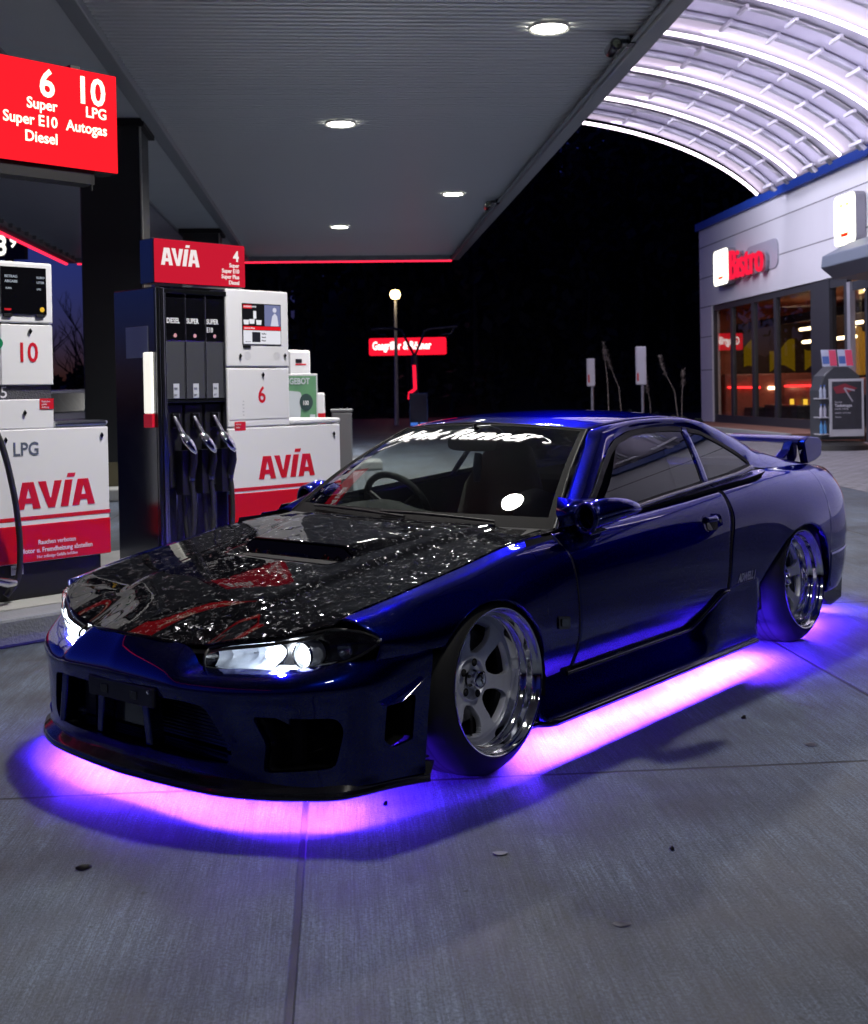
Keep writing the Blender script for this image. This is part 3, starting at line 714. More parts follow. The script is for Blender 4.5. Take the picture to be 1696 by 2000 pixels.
# ---------------------------------------------------- head lamps
def headlamp(sgn):
    top=catmull(np.array([(2.030,.318,.490),(2.030,.36,.503),(2.012,.42,.514),(1.962,.52,.527),(1.908,.62,.546),(1.86,.676,.560),(1.822,.75,.556),(1.795,.785,.540),(1.786,.803,.528)]),np.linspace(0,1,40))
    bot=catmull(np.array([(2.052,.320,.436),(2.025,.39,.431),(1.998,.45,.431),(1.965,.53,.433),(1.932,.60,.438),(1.898,.665,.448),(1.870,.70,.460),(1.832,.750,.482),(1.792,.800,.520)]),np.linspace(0,1,40))
    G=[]
    for a,b in zip(top,bot):
        c=[]
        for t in np.linspace(0,1,12):
            p=b+(a-b)*t; bul=math.sin(math.pi*t)*.016; c.append((p[0]+bul,p[1]+bul*.45,p[2]+bul*.35))
        G.append(c)
    G=np.array(G)
    lamp=MB(); g2=G.copy(); g2[...,0]-=.115; g2[...,1]-=.03; 
    hl=empty('headlight',parent=car)
    # bowl behind the lens; the right one glows by itself in place of lamp light
    mk=MB(); ring=np.concatenate([G[:,0],G[-1,1:],G[::-1,-1][1:],G[0,::-1][1:-1]]); cen=ring.mean(axis=0)
    back=ring.copy(); back=cen+(ring-cen)*.86; back[:,0]-=.075; back[:,2]-=.008; n=len(ring)
    R0=mir(ring-np.array([.004,.001,0]),sgn); B0=mir(back,sgn)
    mk.add(list(R0)+list(B0),[(i,(i+1)%n,n+(i+1)%n,n+i) for i in range(n)]+[tuple(range(n,2*n))]); mk.build('housing',BLACKG if sgn>0 else mat('glowing_reflector',(.8,.85,.9),.3,emit=(.88,.94,1.0),estr=4.0),hl,smooth=40)
    # rim seal
    mk=MB(); mk.tube([tuple(p) for p in mir(np.vstack([ring,ring[:1]]),sgn)],.0045,6,caps=False); mk.build('lamp_seal',RUBBER,hl,smooth=60)
    # inboard reflector with a turned lamp: chrome on the left, self-glowing on the right
    refl=mat('lamp_reflector',(.75,.80,.90),.28,metal=.55,bump=.25,bscale=35) if sgn>0 else mat('glowing_reflector',(.8,.85,.9),.3,emit=(.88,.94,1.0),estr=5.0)
    mk=MB(); P=[]
    for i,y in enumerate(np.linspace(.345,.515,18)):
        c=[]
        for j,t in enumerate(np.linspace(0,1,9)):
            xf=np.interp(y,bot[:,1],bot[:,0]); zb=np.interp(y,bot[:,1],bot[:,2])+.006; zt=np.interp(y,top[:,1],top[:,2])-.008
            c.append((xf-.016-.055*math.sin(math.pi*t)*min(1,(y-.33)/.08)-.012*t+(.006 if i%3==0 else 0),y,zb+(zt-zb)*t))
        P.append(c)
    mk.grid(mir(P,sgn)); mk.build('reflector',refl,hl,smooth=30)
    mk=MB(); mk.lathe([(0,.030),(.012,.028),(.017,.018),(.017,0)],axis='x',c=(1.935,.508*sgn,.482),seg=20); mk.build('bulb',emis('headlamp_bulb',(.88,.95,1),30),hl,smooth=50)
    # projector
    mk=MB(); mk.lathe([(.0,.0),(.030,0),(.036,.004),(.040,.030),(.0395,.060),(.036,.066)],axis='x',c=(1.845,.600*sgn,.482),seg=36); mk.build('projector_shroud',refl,hl,smooth=40)
    mk=MB(); mk.lathe([(.0,.024),(.012,.022),(.022,.014),(.029,.003),(.031,0)],axis='x',c=(1.900,.600*sgn,.482),seg=36); mk.build('projector_lens',emis('projector_glow',(.90,.96,1),9),hl,smooth=60)
    mk=MB(); mk.lathe([(.034,.0),(.038,.004),(.041,.0),(.040,-.006)],axis='x',c=(1.912,.600*sgn,.482),seg=36); mk.build('projector_ring',CHROME,hl,smooth=60)
    # shelf below in the same material, so the right one glows by itself
    mk=MB(); P=[[(np.interp(y,bot[:,1],bot[:,0])-o,y,np.interp(y,bot[:,1],bot[:,2])+h) for o,h in ((.006,.004),(.03,.006),(.06,.010))] for y in np.linspace(.35,.67,20)]; mk.grid(mir(P,sgn)); mk.build('lower_reflector',refl,hl,smooth=60)
    # side lamp bowl
    mk=MB(); mk.lathe([(0,-.020),(.018,-.014),(.028,0),(.030,.004)],axis='x',c=(1.835,.705*sgn,.500),seg=28); mk.build('side_lamp',mat('smoked_reflector',(.20,.22,.30),.2,metal=1),hl,smooth=60)
    # lens
    mk=MB(); mk.grid(mir(G,sgn),flip=sgn<0); mk.build('lens',GLASS_H,hl,smooth=60)
    # light cast by the lamp
    for k,(x,y,z,pw) in enumerate(((1.99,.47,.485,1.6),(1.955,.600,.482,1.6))):
        li=bpy.data.lights.new('lamp_light','SPOT'); li.energy=pw*10; li.spot_size=R(75); li.spot_blend=.7; li.shadow_soft_size=.02; li.color=(.86,.93,1)
        lo=bpy.data.objects.new('lamp_light',li); col.objects.link(lo); lo.parent=hl; lo.location=(x+.035,y*sgn,z); lo.rotation_euler=(0,R(-82),0)
    li=bpy.data.lights.new('lamp_light','POINT'); li.energy=1.8; li.shadow_soft_size=.012; li.color=(.86,.93,1)
    lo=bpy.data.objects.new('lamp_light',li); col.objects.link(lo); lo.parent=hl; lo.location=(1.965,.55*sgn,.49)
    if sgn<0: hl['label']='headlight glaring solid white'
    return hl
both(headlamp)

# ---------------------------------------------------- cabin: pillars, roof, glass
GL=np.array([(.735,.764,.744),(.577,.736,.798),(.435,.696,.863),(.299,.646,.943),(.168,.604,1.012),(.06,.578,1.052),(-.10,.560,1.081),(-.25,.557,1.088),(-.42,.558,1.087),(-.574,.562,1.080),(-.70,.577,1.058),(-.82,.607,1.008),(-.92,.636,.958),(-.985,.660,.917),(-1.012,.684,.886),(-1.10,.692,.862),(-1.30,.685,.853),(-1.50,.668,.848),(-1.66,.655,.843),(-1.80,.637,.838)])
WL=np.array([(.70,.705,.738),(.60,.665,.806),(.48,.622,.880),(.36,.578,.953),(.24,.534,1.024),(.14,.497,1.087),(-.04,.512,1.112),(-.22,.520,1.124),(-.40,.522,1.126),(-.58,.520,1.120),(-.76,.515,1.102),(-.92,.510,1.075),(-1.06,.510,1.040),(-1.17,.513,1.008),(-1.28,.518,.972),(-1.38,.524,.942),(-1.48,.532,.914),(-1.58,.541,.888),(-1.68,.553,.864),(-1.80,.56,.842)])
def strip(sgn):
    U=np.linspace(0,1,120); g=catmull(GL,U); w_=catmull(WL,U)
    # resample both by index so they stay matched
    idx=np.linspace(0,len(GL)-1,120); 
    def byidx(P):
        k=np.arange(len(P)); return pchip(k,P,idx)
    g=byidx(GL); w_=byidx(WL); rows=[]
    d=w_-g
    for t in np.linspace(0,1,12):
        p=g+d*t; bul=math.sin(math.pi*t)*np.interp(idx,[0,4,7,11,14,19],[.012,.016,.018,.022,.030,.012])
        p=p.copy(); p[:,1]+=bul*.8; p[:,2]+=bul*.75; rows.append(p)
    # inner return at the glass side
    ret=g.copy(); ret[:,1]-=.012
    mk=MB(); mk.grid(mir(np.array([ret]+rows),sgn),flip=sgn>0); return mk.build('pillar',PAINT,car,smooth=50,solid=.004)
both(strip)
# black rubber around the glass opening
def wind(a,b):
    bx=.703+.165*(1-a*a); by=.700*a; bz=.742+.012*(1-a*a)
    tx=.142+.09*(1-a*a); ty=.494*a; tz=1.088+.030*(1-a*a)
    p=np.array([bx,by,bz])*(1-b)+np.array([tx,ty,tz])*b; s_=math.sin(math.pi*b)
    p[0]+=.012*s_; p[2]+=.020*s_; return p
mk=MB(); mk.grid([[wind(a,b) for b in np.linspace(0,1,24)] for a in np.linspace(-1,1,48)],flip=True); ws=mk.build('windshield',GLASS_W,car,smooth=80)
# black frit border and trim
FRIT=mat('black_glass_border',(.004,.004,.005),.75,spec=.12)
def border(f,wd,name,m,parent,off=.0015,side_w=.028):
    mk=MB()
    def pt(a,b):
        p=f(a,b); n_=np.cross(f(min(1,a+.01),b)-f(max(-1,a-.01),b), f(a,min(1,b+.01))-f(a,max(0,b-.01))); n_/=np.linalg.norm(n_)
        if n_[2]<0: n_=-n_
        return p+n_*off
    A=np.linspace(-1,1,60); B=np.linspace(0,1,30)
    mk.grid([[pt(a,b) for b in (0,wd[0])] for a in A]); mk.grid([[pt(a,b) for b in (1-wd[1]*.5,1-wd[1]*.25,1)] for a in A])
    for s in (-1,1): mk.grid([[pt(s*(1-q),b) for q in (0,side_w)] for b in B])
    return mk.build(name,m,parent,smooth=60)
border(wind,(.09,.05),'black_border',FRIT,ws,side_w=.045)
mk=MB(); mk.tube([tuple(wind(a,1)+np.array([0,0,.002])) for a in np.linspace(-1,1,40)],.0045,6); 
for s in (-1,1): mk.tube([tuple(wind(s,b)+np.array([0,0,.003])) for b in np.linspace(0,1,24)],.0055,6)
mk.build('rubber_trim',TRIM,ws,smooth=60)
# cowl and wipers
mk=MB(); mk.grid([[ (wind(a,0)+np.array(q)) for q in ((-.01,0,.004),(.020,0,-.004),(.045,0,-.010),(.06,0,-.03))] for a in np.linspace(-1,1,40)],flip=True); cowl=mk.build('cowl',BLACK,car,smooth=60,solid=.004)
for (a0,b0,a1,b1) in ((.15,.02,-.72,.055),(.70,.02,-.05,.05)):
    mk=MB(); P=[tuple(wind(a0+(a1-a0)*t,b0+(b1-b0)*t)+np.array([.012,0,.012+.006*math.sin(math.pi*t)])) for t in np.linspace(0,1,16)]
    mk.tube(P,.0055,6); w_=mk.build('wiper',BLACK,car,smooth=60)
    mk=MB(); mk.lathe([(0,.016),(.014,.014),(.016,0)],axis='z',c=tuple(wind(a0,0)+np.array([.02,0,0])),seg=14); mk.build('wiper_pivot',BLACKG,w_,smooth=50)
# banner lettering laid on the glass
def on_glass(V,F,name,m):
    # V in (u,v): u across 0..1 (viewer's left to right = right side to left side of the car), v up
    W=[]
    for a,b,c in V:
        aa=-.80+a*1.58; bb=b
        f=lambda q:wind(aa,q); 
        p=wind(aa,bb); W.append(p+np.array([.75,0,.66])*(.0035+c*.001))
    mk=MB(); mk.add(W,F); return mk.build(name,m,ws)
V,F=text_geo('Night Runner',1,'LEFT',0.0,.022,.80,1.0)
V=np.array(V); x0,x1=V[:,0].min(),V[:,0].max(); 
U=[((p[0]-x0)/(x1-x0)*1.02-.07, .795+p[1]*.175, 0) for p in V]
on_glass(U,F,'banner_lettering',WHITEV)
def stroke(pts,wd,name='banner_stroke'):
    pts=np.array(pts,float); c=catmull(pts,np.linspace(0,1,30)); d=np.gradient(c,axis=0); 
    mk=MB(); g=[]
    for i,(p,t) in enumerate(zip(c,d)):
        n_=np.array([-t[1]*3,t[0]/3]); n_=n_/ (np.hypot(n_[0]*3,n_[1])+1e-9); k=wd*math.sin(math.pi*min(1,(i+3)/20 if i<14 else (33-i)/20))
        r=[]
        for s in (-1,1):
            q=p+n_*k*s; aa=-.80+q[0]*1.58; r.append(wind(aa,q[1])+np.array([.75,0,.66])*.0042)
        g.append(r)
    mk.grid(g); return mk.build(name,WHITEV,ws)
stroke([(.20,.845),(.12,.80),(.06,.74),(-.02,.66)],.013)
stroke([(.13,.86),(.05,.82),(-.045,.755)],.013)
stroke([(.49,.835),(.60,.842),(.70,.835),(.78,.80)],.012)
stroke([(.84,.885),(.92,.875),(.985,.835),(1.0,.80),(.965,.795)],.014)
stroke([(.42,.87),(.50,.95),(.60,.975)],.010)

# side windows: outline in (x,z), laid on the leaning plane
def yg(x,z): return .735-.62*(z-.80)+.010*math.sin(math.pi*np.clip((z-.78)/.31,0,1))
zl=lambda x: np.interp(x,[-.985,-.82,-.493,-.271,-.074,.143,.375,.72],[.868,.848,.827,.812,.800,.783,.767,.748])
tz_=GL[:15]; o_t=tz_[::-1]
zu=lambda x: np.interp(x,o_t[:,0],o_t[:,2])
def sidewin(sgn):
    def pane(xa,xb,ins,name,m,off,slant=0,par=None):
        mk=MB(); G=[]
        for t in np.linspace(0,1,50):
            x=xa+(xb-xa)*t; lo=zl(x)+ins; hi=max(zu(x)-ins,lo+.001); c=[]
            for q in np.linspace(0,1,12):
                z=lo+(hi-lo)*q; xx=x+slant*(z-.82)*(1 if slant else 0)*(1-abs(t*2-1) if False else (t if slant>0 else 1)); c.append((xx,yg(xx,z)+off,z))
            G.append(c)
        mk.grid(mir(G,sgn),flip=sgn>0); return mk.build(name,m,par or car,smooth=80)
    # black channel around both panes: thin band following the outline
    inner_off=-.006
    pts=[]; 
    xs=np.r_[np.linspace(.715,-1.0,90)]
    up=[(x,zu(x)) for x in xs]; lo=[(x,zl(x)) for x in xs[::-1]]
    ring=np.array(up+lo); N=len(ring); mk=MB(); a=[];b=[];
    cen=np.array([-.15,.93])
    for i in range(N):
        t=ring[(i+1)%N]-ring[i-1]; nrm=np.array([t[1],-t[0]]); nrm/=np.linalg.norm(nrm)+1e-9
        if np.dot(nrm,cen-ring[i])<0: nrm=-nrm
        p=ring[i]; q=p+nrm*.020; a.append((p[0],yg(*p)+.002,p[1])); b.append((q[0],yg(*q)+.001,q[1]))
    g=np.array([a+[a[0]],b+[b[0]]]); mk.grid(mir(g,sgn)); fr=mk.build('window_frame',TRIM,car,solid=.004)
    def clip_pane(x0t,x0b,x1t,x1b,name,par):
        # quad pane between two slanted ends, (x at top, x at bottom)
        mk=MB(); G=[]
        for t in np.linspace(0,1,60):
            c=[]
            for q in np.linspace(0,1,14):
                xe0=x0b+(x0t-x0b)*q; xe1=x1b+(x1t-x1b)*q; x=xe0+(xe1-xe0)*t
                lo_,hi=zl(x)+.012,zu(x)-.010
                z=lo_+(max(hi,lo_+.002)-lo_)*q; c.append((x,yg(x,z)-.004,z))
            G.append(c)
        mk.grid(mir(G,sgn),flip=sgn>0); return mk.build(name,GLASS_S if sgn>0 else GLASS_O,par,smooth=80)
    clip_pane(-.545,-.455,.06,.69,'door_window',fr); clip_pane(-.985,-.975,-.575,-.50,'quarter_window',fr)
    # painted pillar between the panes and thin painted moulding below
    mk=MB(); G=[[(xb+(xt-xb)*q,yg(xb+(xt-xb)*q,.825+.250*q)+.004,.825+.252*q) for q in np.linspace(0,1,10)] for xb,xt in ((-.502,-.582),(-.490,-.570),(-.462,-.553),(-.454,-.545))]
    mk.grid(mir(G,sgn),flip=sgn>0); mk.build('centre_pillar',PAINT,car,smooth=60,solid=.006)
    mk=MB(); G=[]
    for x in np.linspace(.66,-1.0,60):
        z=zl(x); y=yg(x,z); G.append([(x,y+.002,z+.014),(x,y+.010,z+.010),(x,y+.016,z-.002),(x,y+.012,z-.010)])
    mk.grid(mir(G,sgn),flip=sgn>0); mk.build('belt_moulding',BLACKG,car,smooth=60,solid=.003)
    mk=MB(); mk.tube([tuple(mir(np.array([x,yg(x,zl(x))+.016,zl(x)+.004]),sgn)) for x in np.linspace(.60,-1.0,50)],.0035,6); mk.build('belt_strip',PAINT,car,smooth=60)
both(sidewin)
# roof
RCZ=np.array([(-1.06,1.112),(-.92,1.132),(-.76,1.146),(-.58,1.155),(-.40,1.159),(-.22,1.157),(-.04,1.148),(.10,1.136),(.232,1.119)])
def roofrow():
    rows=[]; idx=np.linspace(0,1,40)
    seg=WL[5:13]                      # windshield corner .. rear glass corner
    for u in idx:
        k=u*(len(seg)-1); e=pchip(np.arange(len(seg)),seg,[k])[0]; xc=.232+(-1.06-.232)*u; zc=float(pchip(RCZ[:,0],RCZ[:,1:],[xc])[0,0]); r=[]
        for a in np.linspace(-1,1,41):
            A=abs(a); x=xc+(e[0]-xc)*A*A; z=zc+(e[2]-zc)*A**2.2; r.append((x,e[1]*a,z))
        rows.append(r)
    return np.array(rows)
mk=MB(); mk.grid(roofrow(),flip=False); mk.build('roof',PAINT,car,smooth=60,solid=.004)
def reargl(a,b):
    top=WL[12]; bt=WL[18]; A=abs(a); ca=np.array([-1.06,0,1.112]); cb=np.array([-1.76,0,.878])
    e=pchip(np.arange(7),WL[12:19],[b*6])[0]; c=ca+(cb-ca)*b; c[2]+=.02*math.sin(math.pi*b)
    return np.array([c[0]+(e[0]-c[0])*A*A,e[1]*a,c[2]+(e[2]-c[2])*A**2.2])
mk=MB(); mk.grid([[reargl(a,b) for b in np.linspace(0,1,20)] for a in np.linspace(-1,1,31)]); rg=mk.build('rear_window',GLASS_S,car,smooth=80)
# rear deck
mk=MB(); G=[]
for x in np.linspace(-1.60,-2.262,40):
    e=pchip(KD[:,0],KD[:,1:],[x])[0]; zc=np.interp(x,[-2.27,-2.2,-2.1,-1.9,-1.7,-1.6],[.79,.82,.838,.855,.868,.872])
    if x>-1.78: e=np.array([e[0],e[1]])
    G.append([(x,e[0]*a,zc+(e[1]-zc)*abs(a)**2.4) for a in np.linspace(-1,1,31)])
mk.grid(G,flip=True); mk.build('trunk_lid',PAINT,car,smooth=60,solid=.004)

# spoiler ----------------------------------------------------------------
spo=empty('spoiler',parent=car)
mk=MB(); G=[]
prof=[(-1.835,.962),(-1.85,.975),(-1.90,.987),(-1.97,.993),(-2.04,.988),(-2.085,.972),(-2.09,.958),(-2.04,.958),(-1.93,.962),(-1.85,.956),(-1.835,.962)]
for y in np.linspace(-.585,.585,40):
    k=(abs(y)/.585)**2; G.append([(px+.05*0*k,y,pz-.012*k) for px,pz in prof])
mk.grid(G); 
for s in (-1,1): mk.add([(px,s*.585,pz-.012) for px,pz in prof[:-1]],[tuple(range(10))])
wing=mk.build('wing',PAINT,spo,smooth=40,merge=True)
mk=MB(); mk.box(-2.00,-1.965,.38,.50,.979,.9845); mk.build('third_brake_lamp',BLACKG,spo)
for s in (-1,1):
    mk=MB(); a=rounded([(-1.850,.955),(-1.90,.977),(-2.05,.972),(-2.098,.945),(-2.092,.872),(-2.02,.848),(-1.895,.833)],.018,5)
    n=len(a); Y0=[s*(.572 if z>.9 else .575) for x,z in a]; Y1=[s*(.618-.25*max(0,.90-z)*0) for x,z in a]
    mk.add([(x,y,z) for (x,z),y in zip(a,Y0)]+[(x,y,z) for (x,z),y in zip(a,Y1)],[tuple(range(n)),tuple(range(2*n-1,n-1,-1))]+[(i,n+i,n+(i+1)%n,(i+1)%n) for i in range(n)])
    mk.build('end_plate',PAINT,spo,merge=True,bevel=.006,seg=3)
    mk=MB(); a=[(-1.64,.842),(-1.72,.848),(-1.86,.838),(-1.895,.87),(-1.90,.962),(-1.845,.962),(-1.80,.915)]
    mk.prism(a,'y',s*.505,s*.560); mk.build('support',PAINT,spo,merge=True,bevel=.008,seg=3)

# mirrors ------------------------------------------------------------------
def mirror(sgn):
    m=empty('side_mirror',(-.05,-.045,-.004) if sgn>0 else (-.19,.115,-.01),0,car)
    # twin-finned racing mirror: hollow ring in front, pod behind
    mk=MB(); c=np.array([.735,.855,.815])
    G=[]; 
    # pod: tapering shell from front ring to rounded rear tip
    st=[(.745,.880,.792,.075,.050),(.715,.888,.798,.088,.056),(.665,.902,.806,.092,.056),(.61,.915,.812,.086,.050),(.555,.925,.814,.074,.042),(.50,.932,.812,.055,.030),(.465,.936,.810,.028,.015),(.455,.937,.809,.002,.002)]
    for x,y,z,a,b in st:
        G.append([(x+.02*math.sin(t)*0,y+a*.55*math.cos(t),z+b*math.sin(t)*(1 if math.sin(t)>0 else .8)) for t in np.linspace(0,2*math.pi,29)])
    mk.grid(mir(G,sgn)); pod=mk.build('mirror_shell',PAINT,m,smooth=50,solid=.004)
    mk=MB(); mk.tube([tuple(mir(np.array([.748,.880+.042*math.cos(t),.794+.052*math.sin(t)]),sgn)) for t in np.linspace(0,2*math.pi,37)],.009,8,caps=False); mk.build('mirror_ring',PAINT,m,smooth=60)
    mk=MB(); G=[[(.70,.882+.036*r*math.cos(t),.796+.046*r*math.sin(t)) for t in np.linspace(0,2*math.pi,25)] for r in (0,1)]; mk.grid(mir(G,sgn)); mk.build('inner_cone',CHROME if False else BLACKG,m,smooth=60)
    mk=MB(); G=[[(x,y,z) for y,z in ((.770,.742),(.845,.748),(.860,.765),(.835,.775),(.775,.778))]+[(x,.770,.742)] for x in (.765,.70,.60,.55)]
    mk.grid(mir(G,sgn)); mk.build('mirror_base',BLACKG,m,smooth=40)
    mk=MB(); G=[[(.79,.765,.748),(.70,.765,.760),(.62,.765,.770)],[(.795,.80,.765),(.74,.835,.772),(.66,.85,.778)],[(.78,.77,.81),(.735,.835,.835),(.66,.87,.85)],[(.745,.757,.865),(.72,.80,.856),(.66,.87,.858)]]
    mk.grid(mir(G,sgn),flip=sgn<0); mk.build('mirror_sail',PAINT,m,smooth=60,solid=.005)
    mk=MB(); mk.prism([(.72,.745),(.60,.745),(.565,.735),(.70,.725)],'y',sgn*.80,sgn*.87); mk.build('mirror_fin',BLACKG,m,merge=True,bevel=.004)
    return m
both(mirror)

# skirts ---------------------------------------------------------------------
def skirt(sgn):
    xs=np.linspace(1.0,-.715,80); G=[]; K=[]
    for x in xs:
        t=smooth(-.12,-.40,x); zt=.238+.135*t+.01*np.clip((-.4-x)/.3,0,1); bul=.018-.014*t; tip=smooth(1.0,.93,x)
        yb=side_pt(x,w_of_z(x,zt,False),False)[0,1]; e=smooth(.985,.90,x)
        zb=.118
        G.append([(x,yb-.004,zt+.006),(x,yb+.006,zt+.002),(x,yb+.012-.006*t,zt-.014),(x,yb+.022-.014*t,zt-.045-.04*t),(x,.828+.016*t,.170),(x,.842+.008*t,.135),(x,.846,zb),(x,.80,zb)])
    mk=MB(); mk.grid(mir(G,sgn),flip=sgn<0); mk.add([tuple(p) for p in mir(G[0],sgn)],[tuple(range(8))]); sk=mk.build('side_skirt',PAINT,car,smooth=35,solid=.003)
    mk=MB(); G=[]
    for x in np.linspace(1.03,-.70,60):
        y=.865+.002*math.sin(x*3); tp=smooth(1.03,.95,x); y=.80+(y-.80)*max(.25,tp); G.append([(x,.80,.118),(x,y-.012,.117),(x,y-.002,.110),(x,y,.102),(x,y-.006,.092),(x,.80,.090)])
    mk.grid(mir(G,sgn),flip=sgn<0); mk.build('skirt_blade',BLACKG,car,smooth=40)
    mk=MB(); mk.prism([(-.20,.232),(-.10,.228),(-.19,.225),(-.30,.262),(-.36,.30),(-.405,.362),(-.385,.372),(-.345,.315),(-.28,.27)],'y',.850*sgn,.874*sgn) if False else None
    # dark step ledge along the top of the skirt, climbing behind the door
    mk=MB(); P=[]
    for x in np.linspace(.80,-.415,60):
        t=smooth(-.12,-.40,x); zt=.236+.13*t; yb=side_pt(x,w_of_z(x,zt,False),False)[0,1]; P.append(tuple(mir(np.array([x,yb+.012,zt+.004]),sgn)))
    mk.tube(P,.009,8); mk.build('skirt_ledge',BLACKG,car,smooth=60)
both(skirt)

def shutline(sgn):
    for xf_,nm in ((XDF,False),(XDR,False)):
        zs=np.linspace(.215,.735 if xf_ is XDF else .80,50); P=[]
        for z in zs:
            x=np.interp(z,[a for a,_ in xf_],[b for _,b in xf_]); y=side_pt(x,w_of_z(x,z,False),False)[0,1]; P.append(tuple(mir(np.array([x,y-.0006,z]),sgn)))
        mk=MB(); mk.tube(P,.0030,6); mk.build('door_gap_line',RUBBER,car,smooth=60)  # black tube stands in for the shade in the door gap
both(shutline)
# badges and small lamps
def smark(sgn):
    yy=lambda x,z: side_pt(x,w_of_z(x,z,True),True)[0,1]
    mk=MB(); P=rounded([(.918,.425),(.918,.468),(.846,.458),(.843,.415)],.009,4); n=len(P)
    mk.add([(x,sgn*(yy(x,z)+.005),z) for x,z in P]+[(x,sgn*(yy(x,z)-.01),z) for x,z in P],[tuple(range(n))]+[(i,(i+1)%n,n+(i+1)%n,n+i) for i in range(n)]); o=mk.build('side_marker',BLACKG,car,bevel=.002)
    mk=MB(); P=rounded([(.904,.432),(.904,.459),(.858,.452),(.856,.426)],.006,4); mk.add([(x,sgn*(yy(x,z)+.0068),z) for x,z in P],[tuple(range(len(P)))]); mk.build('marker_lens',mat('smoked_lens',(.03,.05,.07),.08,coat=1),o,solid=.002)
both(smark)
V,F=text_geo('ADWELL J',.052,'LEFT',0,.002,.3,.72); V=np.array(V)
yy=lambda x,z: side_pt(x,w_of_z(x,z,False),False)[0,1]
mk=MB(); mk.add([(-.522-a,yy(-.522-a,.392+b)+.002,.392+b-.0*a) for a,b,c in V],F); mk.build('sill_lettering',mat('pale_grey_vinyl',(.45,.47,.55),.4),car)

